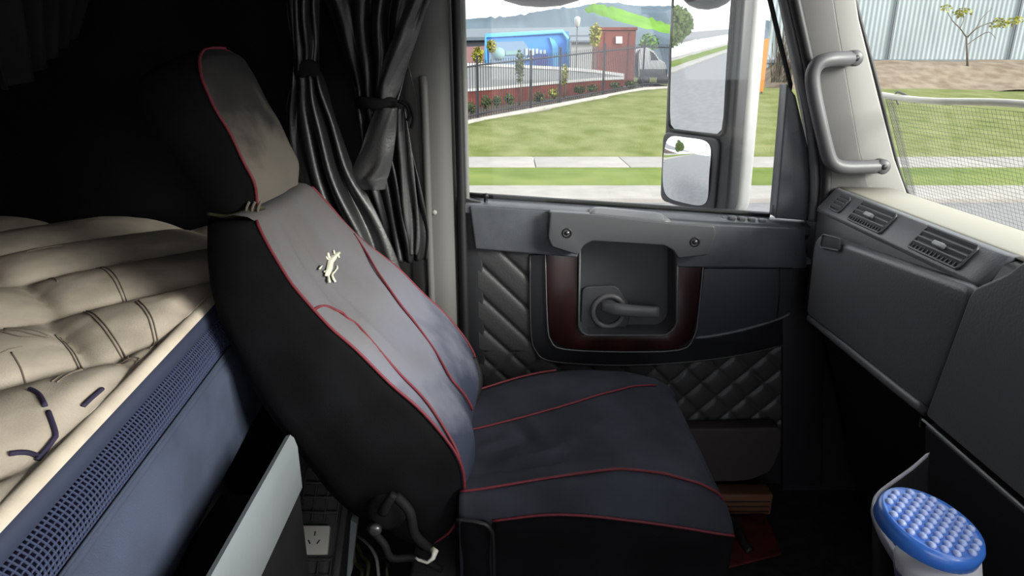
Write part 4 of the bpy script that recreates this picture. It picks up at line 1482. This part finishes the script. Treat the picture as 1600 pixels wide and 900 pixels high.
# ================================================================ OUTSIDE: mirrors on the truck
mr = empty('wing_mirror', tuple(at(1095, 318, 2.05)), 'tall door mirror with dark frame and white shell outside the side window', 'mirror')
MC = at(1090, 130, 2.06) + Vector((0, 0, 0.017))
mn = Vector((-0.868, -0.487, -0.035)).normalized()
mt_ = Vector((0.487, -0.868, 0)).normalized()         # towards the right in the picture
mu = mt_.cross(mn).normalized()
if mu.z < 0:
    mu = -mu


def MP(a, b, c=0.0):
    return MC + mt_ * a + mu * b + mn * c


zb = -0.395
zt_ = 0.42
case = prism('mirror_case', roundpoly([MP(-0.135, zb), MP(0.150, zb), MP(0.150, zt_), MP(-0.135, zt_)], 0.05, 6), -mn * 0.045, 'mirror_case', mr, 0.010, 4)
prism('mirror_shell', roundpoly([MP(-0.120, zb - 0.002, -0.040), MP(0.153, zb - 0.002, -0.040), MP(0.153, zt_ + 0.01, -0.040), MP(-0.120, zt_ + 0.01, -0.040)], 0.05, 6), -mn * 0.060, 'mirror_white', mr, 0.020, 5)


def dome_glass(name, a0, a1, b0, b1, R, c, sq):
    """Slightly convex mirror glass with a rounded-square outline."""
    ca_, cb_ = (a0 + a1) / 2, (b0 + b1) / 2
    ha, hb = (a1 - a0) / 2, (b1 - b0) / 2
    V, F = [MP(ca_, cb_, c)], []
    nr_, na = 8, 64
    for r in range(1, nr_ + 1):
        for k in range(na):
            t = 2 * PI * k / na
            x, y = math.cos(t), math.sin(t)
            q = (abs(x) ** sq + abs(y) ** sq) ** (-1 / sq)
            da, db = x * q * ha * r / nr_, y * q * hb * r / nr_
            V.append(MP(ca_ + da, cb_ + db, c - (da * da + db * db) / (2 * R)))
    for k in range(na):
        F.append((0, 1 + k, 1 + (k + 1) % na))
    for r in range(nr_ - 1):
        for k in range(na):
            k2 = (k + 1) % na
            F.append((1 + r * na + k, 1 + (r + 1) * na + k, 1 + (r + 1) * na + k2, 1 + r * na + k2))
    return mesh(name, V, F, 'mirror_glass', mr)


dome_glass('main_glass', -0.106, 0.116, -0.155, 0.40, 6.0, 0.012, 14)
prism('main_backing', roundpoly([MP(-0.108, -0.157), MP(0.118, -0.157), MP(0.118, 0.402), MP(-0.108, 0.402)], 0.02, 4), mn * 0.004, 'rubber', mr)
tube('main_glass_rim', roundpoly([MP(-0.110, -0.159, 0.004), MP(0.120, -0.159, 0.004), MP(0.120, 0.404, 0.004), MP(-0.110, 0.404, 0.004)], 0.022, 4), 0.005, 'rubber', mr, n=6, closed=True)
dome_glass('convex_glass', -0.118, 0.084, -0.374, -0.174, 0.55, 0.024, 5)
prism('convex_case', roundpoly([MP(-0.132, -0.388, 0.0), MP(0.105, -0.388, 0.0), MP(0.110, -0.166, 0.0), MP(-0.132, -0.166, 0.0)], 0.03, 5), mn * 0.009, 'mirror_case', mr, 0.006)
tube('mirror_arm', [MP(0.10, zt_ - 0.02, -0.06), MP(0.10, zt_ + 0.10, -0.05), MP(0.10, zt_ + 0.16, 0.0) + Vector((0.02, -0.12, 0)), Vector((0.62, 1.87, 1.66))], 0.025, 'mirror_case', mr, n=10, res=4)
# kerb mirror hanging above the window
km = empty('kerb_mirror', tuple(at(845, -10, 2.15)), 'black rounded kerb mirror above the side window, only its lower rim showing', 'mirror')
kc = at(846, -24, 2.15)
rings = []
for j in range(9):
    t = j / 8
    ph_ = -PI / 2 + PI * t * 0.98 + 0.02
    rings.append([kc + Vector((0.155 * max(0.02, math.cos(ph_)) * math.cos(a), 0.10 * max(0.02, math.cos(ph_)) * math.sin(a), 0.062 * math.sin(ph_))) for a in [2 * PI * k / 28 for k in range(28)]])
loft('kerb_case', rings, 'mirror_case', km)
tube('kerb_arm', [kc + Vector((0, -0.02, 0.05)), kc + Vector((0, -0.10, 0.16)), Vector((kc.x, 1.87, 1.66))], 0.018, 'mirror_case', km, n=8, res=3)

# insect net stretched over the lower windscreen
def WSP(y, z, off=0.012):
    return Vector((1.085 - (z - 0.855) * 0.426 + off, y, z))


net = empty('insect_net', tuple(WSP(1.4, 0.86)), 'fine wire insect net with a pale hem over the lower windscreen', 'net')
V, F = [], []


def wire(a, b, r):
    d = (b - a).normalized()
    s = d.cross(Vector((0.92, 0, 0.39))).normalized() * r
    w = d.cross(s).normalized() * r
    i = len(V)
    V.extend([a + s, a + w, a - s, a - w, b + s, b + w, b - s, b - w])
    F.extend([(i, i + 1, i + 5, i + 4), (i + 1, i + 2, i + 6, i + 5), (i + 2, i + 3, i + 7, i + 6), (i + 3, i, i + 4, i + 7)])


NT = 1.112
for k in range(92):
    y = 1.840 - k * 0.0128
    wire(WSP(y, 0.862), WSP(y, NT), 0.00036)
for k in range(29):
    z = 0.862 + k * 0.0089
    wire(WSP(1.845, z), WSP(0.66, z), 0.00036)
for k in range(8):     # doubled edge of the net by the pillar
    y = 1.845 - k * 0.005
    wire(WSP(y, 0.862, 0.014), WSP(y, NT, 0.014), 0.0006)
nm = mesh('net_mesh', V, F, 'net_wire', net, smooth=False)
nm['kind'] = 'stuff'
hem = [WSP(1.86 - k * 0.06, NT + 0.010 - 0.005 * math.sin(k * 0.55), 0.014) for k in range(21)]
tube('net_hem', hem, 0.0075, 'net_hem', net, n=8)
tube('hem_loop', [WSP(1.800, NT - 0.012, 0.02), WSP(1.805, NT + 0.008, 0.02), WSP(1.790, NT + 0.020, 0.02), WSP(1.750, NT + 0.012, 0.02), WSP(1.720, NT - 0.002, 0.02)], 0.003, 'net_wire', net, n=6, res=4)

# ================================================================ OUTSIDE: the ground
ROADZ = -1.30


def gz(y):
    return interp([(19.1, -1.30), (23.5, -0.62), (31, 0.13), (60, 0.2)], y)


def ground(name, x0, x1, y0, y1, nx_, ny_, zf, m, lab, cat, test=None):
    V, F = [], []
    for j in range(ny_ + 1):
        for i in range(nx_ + 1):
            x, y = lerp(x0, x1, i / nx_), lerp(y0, y1, j / ny_)
            V.append((x, y, zf(x, y)))
    for j in range(ny_):
        for i in range(nx_):
            if test and not test(lerp(x0, x1, (i + 0.5) / nx_), lerp(y0, y1, (j + 0.5) / ny_)):
                continue
            a = j * (nx_ + 1) + i
            F.append((a, a + 1, a + nx_ + 2, a + nx_ + 1))
    return struct(mesh(name, V, F, m), lab, cat)


ground('road', -120, 140, -120, 13.1, 4, 4, lambda x, y: ROADZ - 0.10, 'road', 'grey asphalt road beside the truck', 'road')
struct(box('kerb', (-120, 13.1, -1.5), (140, 14.5, -1.285), 'concrete', None, 0.04), 'pale concrete kerb along the road', 'kerb')
ground('verge', -120, 140, 14.5, 17.2, 60, 4, lambda x, y: ROADZ, 'grass_verge', 'green grass verge between kerb and footpath', 'grass')
fpth = empty('footpath', (0, 18.1, ROADZ))
struct(fpth, 'pale concrete footpath of cast slabs across the grass', 'footpath')
slab_me = None
for k in range(60):
    x = -45 + k * 2.4
    if slab_me is None:
        o = box('path_slab', (x + 0.012, 17.2, -1.40), (x + 2.388, 19.12, -1.275), 'concrete', fpth, 0.012, 2)
        slab_me = o
    else:
        c = slab_me.copy()
        col.objects.link(c)
        c.location.x += 2.4 * k
# fence line
FA = at(747, 188, 23.5)
FB = at(1003, 140, 31.0)
fdir = Vector((FB.x - FA.x, FB.y - FA.y, 0))
flen = fdir.length
fdir.normalize()


def fpt(s):
    p = Vector((FA.x, FA.y, 0)) + fdir * s
    p.z = gz(p.y)
    return p


fnrm = Vector((-fdir.y, fdir.x, 0))


def fside(x, y):
    return (Vector((x, y, 0)) - Vector((FA.x, FA.y, 0))).dot(fnrm)


def gardenz(x, y):
    """Level of the garden behind the fence: it keeps the height of the fence foot."""
    fy = FA.y + (x - FA.x) * fdir.y / fdir.x
    return gz(max(19.1, min(fy, y))) + 0.03


def bedz(x, y):
    return gardenz(x, y) if fside(x, y) > 0 else gz(y)


ground('lawn', -130, 140, 19.1, 60, 540, 90, lambda x, y: gz(y) - (0.25 if (fside(x, y) > 0.05 and x < 8) else 0.0) + 0.05 * noise.noise(Vector((x * 0.25, y * 0.25, 0))) * sm((y - 19.5) / 2), 'grass', 'green lawn sloping up to the black fence', 'grass',
       lambda x, y: not (fside(x, y) > 0.6 and x < 8))
ground('garden_bed', -40, 8.5, 19.2, 34.5, 160, 100, gardenz, 'mulch', 'dark mulch garden bed behind the fence', 'garden bed',
       lambda x, y: fside(x, y) > -0.05)
ground('far_ground', -400, 400, 34, 460, 10, 10, lambda x, y: -1.2, 'road', 'grey yard ground beyond the garden wall', 'ground', lambda x, y: True)
eg = [fpt(s) for s in (-16, -8, 0, 4, flen, flen + 3)]
rings = [[p + fnrm * 0.02 + Vector((0, 0, -0.1)), p + fnrm * 0.02 + Vector((0, 0, 0.09)), p - fnrm * 0.16 + Vector((0, 0, 0.09)), p - fnrm * 0.16 + Vector((0, 0, -0.1))] for p in eg]
tag(loft('fence_edging', rings, 'concrete'), 'pale concrete edging along the foot of the black fence', 'edging')
fence = empty('metal_fence', tuple(fpt(4)), 'black upright bar metal fence at the top of the lawn', 'fence')
bar0 = None
s = -2.6
while s < flen + 2.2:
    p = fpt(s)
    if bar0 is None:
        bar0 = box('fence_bar', (-0.011, -0.011, 0.10), (0.011, 0.011, 1.92), 'fence_black', fence)
        bar0.matrix_parent_inverse = Matrix.Translation(-fence.location)
        b = bar0
    else:
        b = bar0.copy()
        col.objects.link(b)
    b.location = p
    s += 0.125
hpost = []
post_x = [747, 829, 874, 942, 1003]
for px_ in post_x:
    # where the fence line crosses this column of the photograph
    best = min([(abs((lambda q: 800 + FPX * q.x / ((q.y * CP) + (1.2 - q.z) * SP))(fpt(k * 0.05)) - px_), k * 0.05) for k in range(-80, 300)])
    p = fpt(best[1])
    o = box('fence_post', (p.x - 0.04, p.y - 0.04, p.z - 0.05), (p.x + 0.04, p.y + 0.04, p.z + 2.08), 'fence_black', fence)
for h in (0.22, 1.78):
    tube('fence_rail', [fpt(k) + Vector((0, 0, h)) for k in (-2.6, 0, 4, flen, flen + 2.2)], 0.028, 'fence_black', fence, n=4)

# ---------------------------------------------------------------- far buildings and things
def pwall(name, cols, th, m, par=None, bv=0.0):
    """Vertical wall through photo columns (px, top py, bottom py, Y)."""
    rings = []
    for px, t, b, Y in cols:
        T = at(px, t, Y)
        B = at(px, b, Y)
        B = Vector((T.x, Y, B.z))
        rings.append([T, T + Vector((0, th, 0)), B + Vector((0, th, 0)), B])
    o = loft(name, rings, m, par)
    autosmooth(o, 30)
    return o


def ridge(name, pts, Y, depth, m, lab, base=-3):
    rings = []
    dens = [crom([Vector((x, y, 0)) for x, y in pts], k / 6) for k in range((len(pts) - 1) * 6 + 1)]
    for q in dens:
        T = at(q.x, q.y, Y)
        T.z += 1.2 * noise.noise(Vector((q.x * 0.13, Y, 1))) * Y / 300
        rg = []
        for f, g in ((-1.0, 0.0), (-0.6, 0.35), (-0.3, 0.72), (0, 1), (0.4, 0.7), (1, 0)):
            rg.append(Vector((T.x * (1 + f * depth / Y * 0.3), Y + f * depth, lerp(base, T.z, g))))
        rings.append(rg)
    return struct(loft(name, rings, m, None, closed=False), lab, 'hill')


ridge('far_hill', [(560, 40), (700, 34), (820, 26), (905, 9), (950, 4), (1000, 9), (1045, 9), (1100, 16), (1250, 40)], 420, 110, 'hill', 'distant blue grey wooded hill under the sky')
ridge('green_hill', [(880, 40), (905, 20), (928, 7), (962, 12), (1000, 24), (1040, 36), (1090, 60)], 300, 60, 'green_slope', 'bright green grassy hillside right of the lamp post')
ridge('near_hill', [(560, 40), (660, 34), (714, 31), (760, 27), (800, 25), (840, 18), (880, 12), (912, 17), (960, 31), (1010, 45), (1070, 58)], 230, 60, 'hill', 'long grey wooded hill behind the blue sign')

wh = empty('warehouse', tuple(at(800, 100, 95)), 'dark low warehouse with pale pink wall behind the blue sign', 'building')
pwall('wall', [(700, 63, 130, 95), (938, 58, 130, 95)], 1.0, 'wall_dark', wh)
prism('roof', [at(695, 64, 94.5), at(942, 59, 94.5), at(930, 46, 112), at(700, 50, 112)], (0, 0, 0.4), 'roof_grey', wh)
pwall('pink_wall', [(700, 74, 130, 93), (757, 72, 130, 93)], 0.8, 'wall_pink', wh)

sgn = empty('blue_sign', tuple(at(822, 104, 70)), 'large bright blue billboard with pale disc and blurred white lettering', 'sign')
YS = 70
pwall('board', [(758, 55, 138, YS), (889, 49, 138, YS)], 0.8, 'sign_blue', sgn)
tube('frame', [at(x, y, YS - 0.1) for x, y in [(759, 104), (759, 55.5), (879, 49.5), (888, 62), (888, 104)]], 0.22, 'sign_cyan', sgn, n=6)


def plaq(name, px, m, d=0.12, k=1):
    return prism(name, [at(x, y, YS - 0.06 * k) for x, y in px], (0, -d, 0), m, sgn)


plaq('grey_field', [(764, 66), (818, 64), (828, 78), (816, 103), (764, 103)], 'sign_grey')
plaq('cyan_stripe', [(858, 58), (866, 62), (872, 72), (872, 103), (864, 103), (863, 74)], 'sign_cyan')
plaq('violet_patch', [(832, 88), (855, 86), (855, 102), (836, 102)], 'sign_violet')
c0 = at(780, 84, YS - 0.2)
lathe('pale_disc', [(0.0, 0.12), (0.58, 0.12), (0.58, 0)], c0, (0, -1, 0), 'sign_mint', sgn, 20)
plaq('caption_bar', [(790, 80), (812, 79), (812, 85), (790, 86)], 'sign_mint', 0.1, 3)
# the lettering is out of focus in the photograph: pale upright letter blocks
for k, (a, b) in enumerate([(821, 825), (827, 829), (831, 835), (837, 841), (843, 847), (849, 853)]):
    plaq('letter_block', [(a, 76 if k < 4 else 78), (b, 76 if k < 4 else 78), (b, 86 if k < 3 else 84), (a, 87 if k < 3 else 84)], 'sign_white', 0.1, 3)
plaq('swoosh', [(820, 92), (832, 88), (833, 91), (822, 95)], 'sign_white', 0.1, 3)

lw = empty('yard_wall', tuple(at(840, 160, 32)), 'long low grey yard wall with white cap on a red brick base', 'wall')
c_ = [(700, 98, 31), (760, 99, 31.4), (870, 104, 32.2), (930, 109, 32.8), (975, 115, 33.4)]
b1 = [142, 138, 128, 123, 121]
b2 = [178, 172, 160, 150, 146]
pwall('panel', [(x, y + 4, b, Y) for (x, y, Y), b in zip(c_, b1)], 0.3, 'panel_grey', lw)
pwall('cap', [(x, y, y + 4.5, Y - 0.05) for x, y, Y in c_], 0.5, 'white_far', lw)
pwall('brick_base', [(x, b + 2, b2[i], Y - 0.12) for i, ((x, y, Y), b) in enumerate(zip(c_, b1))], 0.5, 'brick_red', lw)
pwall('white_course', [(x, b - 1, b + 3, Y - 0.18) for (x, y, Y), b in zip(c_, b1)], 0.5, 'white_far', lw)

rb_ = empty('red_container', tuple(at(966, 150, 40)), 'dark red box building with a white square notice', 'container')
pwall('box_wall', [(936, 48, 172, 40), (994, 48, 172, 40)], 3.0, 'red_box', rb_)
prism('white_notice', [at(x, y, 39.97) for x, y in [(962, 57), (972, 57), (972, 68), (962, 68)]], (0, -0.1, 0), 'white_far', rb_)
prism('box_roof', [at(934, 47, 39.9), at(996, 47, 39.9), at(996, 47, 39.9) + Vector((0, 3.5, 0)), at(934, 47, 39.9) + Vector((0, 3.5, 0))], (0, 0, 0.15), 'brick_red', rb_)
for x in (946, 984):
    pwall('corner_post', [(x - 0.7, 50, 172, 39.95), (x + 0.7, 50, 172, 39.95)], 0.1, 'brick_red', rb_)
sv = empty('silver_shed', tuple(at(915, 142, 66)), 'pale grey metal shed between blue sign and red box', 'shed')
pwall('wall', [(893, 66, 142, 66), (934, 66, 142, 66)], 2.0, 'shed_silver', sv)
prism('roof', [at(890, 66, 65.5), at(938, 66, 65.5), at(936, 60, 70), at(892, 60, 70)], (0, 0, 0.15), 'roof_grey', sv)
lp = empty('lamp_post', tuple(at(902, 118, 48)), 'slim grey lamp post with a white lantern head', 'lamp post')
pwall('pole', [(901.2, 40, 156, 48), (902.8, 40, 156, 48)], 0.1, 'sheet_post', lp)
hc = at(902, 34, 48)
lathe('lantern', [(0.05, -0.35), (0.16, -0.28), (0.20, 0.05), (0.22, 0.22), (0.1, 0.32), (0.0, 0.33)], hc, (0, 0, 1), 'white_far', lp, 12)
# white van at the end of the fence
van = empty('white_van', tuple(at(1016, 128, 40)), 'white van parked beyond the end of the black fence', 'van')
vb = [(998, 122), (998, 84), (1002, 76), (1012, 74), (1022, 80), (1031, 93), (1040, 98), (1044, 122)]
prism('body', [at(x, y, 40) for x, y in vb], (0, 1.9, 0), 'car_white', van, 0.08)
prism('windscreen', [at(x, y, 39.97) for x, y in [(1016, 80), (1022, 83), (1029, 94), (1017, 94)]], (0, 0.04, 0), 'car_dark', van)
prism('bumper', [at(x, y, 39.95) for x, y in [(1000, 108), (1043, 108), (1043, 120), (1000, 120)]], (0, 0.3, 0), 'car_dark', van, 0.03)
for x in (1006, 1036):
    lathe('wheel', [(0.0, 0.1), (0.30, 0.1), (0.33, 0.0), (0.33, -0.1)], at(x, 126, 39.9), (0, -1, 0), 'rubber', van, 16)


def leaf_cloud(name, c, rx, ry, rz, n, size, m, par):
    V, F = [], []
    for _ in range(n):
        while True:
            q = Vector((random.uniform(-1, 1), random.uniform(-1, 1), random.uniform(-1, 1)))
            if q.length <= 1:
                break
        q *= 0.6 + 0.4 * q.length
        p = c + Vector((q.x * rx, q.y * ry, q.z * rz))
        d1 = Vector((random.gauss(0, 1), random.gauss(0, 1), random.gauss(0, 0.6))).normalized() * size
        d2 = d1.cross(Vector((random.gauss(0, 1), random.gauss(0, 1), random.gauss(0, 1)))).normalized() * size * 0.6
        i = len(V)
        V.extend([p - d1, p + d2, p + d1, p - d2])
        F.append((i, i + 1, i + 2, i + 3))
    o = mesh(name, V, F, m, par, smooth=False)
    o['kind'] = 'stuff'
    return o


trees = [  # px, base py, Y, crown centre py, crown half width px, half height px, leaf, label
    (747, 150, 36, 86, 9, 12, 'leaf_yellow', 'yellow green sapling left of the blue sign'),
    (768, 128, 38, 72, 7, 9, 'leaf_yellow', 'yellow sapling in front of the left end of the blue sign'),
    (812, 160, 29, 105, 7, 24, 'leaf_green', 'thin olive sapling below the blue sign'),
    (882, 150, 30.5, 118, 5, 16, 'leaf_yellow', 'thin brown sapling behind the third fence post'),
    (930, 130, 37.5, 55, 9, 18, 'leaf_yellow', 'yellow green tree beside the red box'),
    (1014, 110, 60, 68, 16, 14, 'leaf_bright', 'bright green tree behind the white van')]
for px, by, Y, cy, hw, hh, lf, lab in trees:
    c = at(px, cy, Y)
    b = Vector((c.x, c.y, gardenz(c.x, c.y) if Y < 33 else -1.2))
    k = Y / FPX
    t = empty('sapling', tuple(b), lab, 'tree', 'young trees behind the fence')
    tube('trunk', [b, b.lerp(c, 0.5) + Vector((0.05, 0, 0)), c], [0.05, 0.03, 0.02], 'bark', t, n=6)
    leaf_cloud('foliage', c, hw * k, hw * k, hh * k, 260, 0.085 * Y / 34, lf, t)
for i, (px, py, Y, hw, hh, lf) in enumerate([(735, 168, 26, 9, 9, 'leaf_green'), (760, 160, 27, 10, 10, 'leaf_green'), (777, 158, 28.6, 7, 9, 'leaf_green'), (796, 155, 27.2, 7, 9, 'leaf_green'), (842, 152, 29, 9, 8, 'leaf_green'),
                                             (866, 146, 30, 9, 9, 'leaf_yellow'), (906, 140, 29.5, 9, 6, 'leaf_green'), (925, 138, 30, 9, 6, 'leaf_green'), (962, 134, 31, 10, 5, 'leaf_green'), (985, 132, 31.8, 9, 5, 'leaf_green')]):
    c = at(px, py, Y)
    k = Y / FPX
    s_ = empty('garden_shrub', (c.x, c.y, gardenz(c.x, Y)), ['leftmost low shrub behind the black fence', 'second shrub from the left behind the black fence', 'third shrub from the left behind the black fence', 'fourth shrub from the left behind the black fence', 'shrub just right of the second fence post', 'yellowish shrub beside the third fence post', 'shrub in front of the brick base below the lamp post', 'shrub left of the fourth fence post', 'low shrub below the red box', 'rightmost low shrub next to the white van'][i], 'shrub', 'garden shrubs behind the fence')
    leaf_cloud('foliage', Vector((c.x, c.y, max(c.z, gardenz(c.x, Y) + hh * k))), hw * k, hw * k, hh * k, 150, 0.07, lf, s_)
    tube('stem', [(c.x, c.y, gardenz(c.x, Y)), (c.x, c.y, gardenz(c.x, Y) + hh * k)], 0.02, 'bark', s_, n=5)

for i, (x, y) in enumerate(((-46, 22.5), (-60, 25), (-74, 29), (-90, 34), (-108, 39))):
    c = Vector((x, y, gz(y) + 2.2))
    h_ = empty('verge_tree', (c.x, c.y, gz(c.y)), ['roadside bush reflected in the door mirror, nearest one', 'second roadside bush reflected in the door mirror', 'third roadside bush reflected in the door mirror', 'fourth roadside bush reflected in the door mirror', 'farthest roadside bush reflected in the door mirror'][i], 'bush', 'bushes behind the truck')
    leaf_cloud('foliage', c, 6.0, 2.0, 2.6, 1200, 0.40, 'leaf_green', h_)
    tube('stem', [(c.x, c.y, gz(c.y) - 0.1), (c.x, c.y, gz(c.y) + 1.5)], 0.08, 'bark', h_, n=6)
# ---------------------------------------------------------------- right side: bank, steel shed, tree
def bankz(x, y):
    return lerp(gz(31) - 0.05, 1.35, sm((y - 30.5) / 5.0)) * 1.0 + 0.12 * noise.noise(Vector((x * 0.6, y * 0.6, 3)))


box('path_run', (-130, 17.2, -1.40), (-45.01, 19.12, -1.275), 'concrete', fpth)
ground('van_yard', 5.5, 14, 31.6, 50, 6, 8, lambda x, y: 0.02 if y > 33 else -0.3, 'road', 'grey hard stand under the white van', 'ground')
ground('bank', 11.5, 60, 30.5, 37, 120, 20, lambda x, y: lerp(gz(y) - 0.1, bankz(x, y), sm((x - 11.5) / 2.5)), 'bank_brown', 'dry brown grass bank below the steel shed', 'bank')
shed = empty('steel_shed', tuple(at(1480, 95, 36.5)), 'tall pale corrugated steel shed above the dry bank', 'shed')
xA = at(1200, 60, 36.5).x
seams = [xA, at(1392, 60, 36.5).x, at(1583, 60, 36.5).x, at(1583, 60, 36.5).x + 6.6, at(1583, 60, 36.5).x + 13.2]
for a, b in zip(seams, seams[1:]):
    nn = int((b - a) / 0.04)
    rings = []
    for i in range(nn + 1):
        x = lerp(a, b, i / nn)
        y = 36.5 + 0.016 * math.sin(2 * PI * x / 0.24)
        rings.append([Vector((x, y, 1.0)), Vector((x, y, 8.5))])
    o = loft('steel_sheet', rings, 'sheet_steel', shed, closed=False)
for x in seams[1:]:
    box('shed_post', (x - 0.05, 36.38, 1.0), (x + 0.05, 36.46, 8.5), 'sheet_post', shed)
box('base_rail', (xA, 36.36, 1.25), (seams[-1], 36.45, 1.42), 'sheet_post', shed)
box('roof_beam', (xA, 36.4, 8.4), (seams[-1], 40, 8.6), 'sheet_post', shed)
tb = at(1512, 98, 34)
t = empty('bare_tree', tuple(tb), 'small bare tree with few leaves before the steel shed', 'tree')
Yt = 34


def br(px, r):
    return tube('branch', [at(x, y, Yt + 0.2 * math.sin(x)) for x, y in px], r, 'bark', t, n=6, res=3)


tube('trunk', [at(1512, 104, Yt), at(1511, 80, Yt), at(1510, 58, Yt)], [0.06, 0.045, 0.04], 'bark', t, n=8)
br([(1510, 58), (1500, 44), (1488, 32), (1478, 14)], [0.035, 0.012])
br([(1510, 60), (1524, 46), (1540, 38), (1560, 33), (1590, 34)], [0.035, 0.010])
br([(1511, 70), (1528, 58), (1545, 50), (1556, 60)], [0.025, 0.008])
br([(1500, 44), (1506, 30), (1504, 14), (1508, -6)], [0.02, 0.008])
br([(1524, 46), (1536, 26), (1552, 12)], [0.02, 0.008])
for (x, y, hw, hh, n_) in [(1503, 20, 14, 7, 60), (1565, 36, 22, 8, 90), (1480, 12, 8, 5, 20), (1588, 32, 10, 6, 40)]:
    k = Yt / FPX
    leaf_cloud('leaf_cluster', at(x, y, Yt), hw * k, hw * k, hh * k, n_, 0.09, 'leaf_yellow', t)
for i, (x, lab) in enumerate([(1214, 'brown leafless bush right of the mirror'), (1232, 'brown leafless bush nearest the windscreen pillar')]):
    c = at(x, 115, 32.5)
    b_ = empty('dry_bush', (c.x, c.y, bankz(c.x, 32.5)), lab, 'bush', 'dry bushes on the bank')
    V, F = [], []
    for q in range(46):
        a, r_ = random.uniform(0, 2 * PI), random.uniform(0.05, 0.42)
        p0 = Vector((c.x + random.uniform(-.2, .2), c.y + random.uniform(-.2, .2), bankz(c.x, 32.5) - 0.1))
        p1 = p0 + Vector((r_ * math.cos(a), r_ * math.sin(a), random.uniform(1.0, 2.6)))
        wire(p0, p1, 0.014)
    o = mesh('twigs', V, F, 'bark', b_, smooth=False)
    o['kind'] = 'stuff'
ob = empty('orange_marker', tuple(at(1190, 146, 29.5)), 'tall orange marker board standing behind the mirror', 'marker')
pwall('board', [(1187, 62, 140, 29.5), (1202, 60, 144, 29.5)], 0.08, 'orange', ob)
for x in (1190, 1199):
    pwall('stake', [(x - 1, 70, 150, 29.62), (x + 1, 70, 150, 29.62)], 0.06, 'bark', ob)
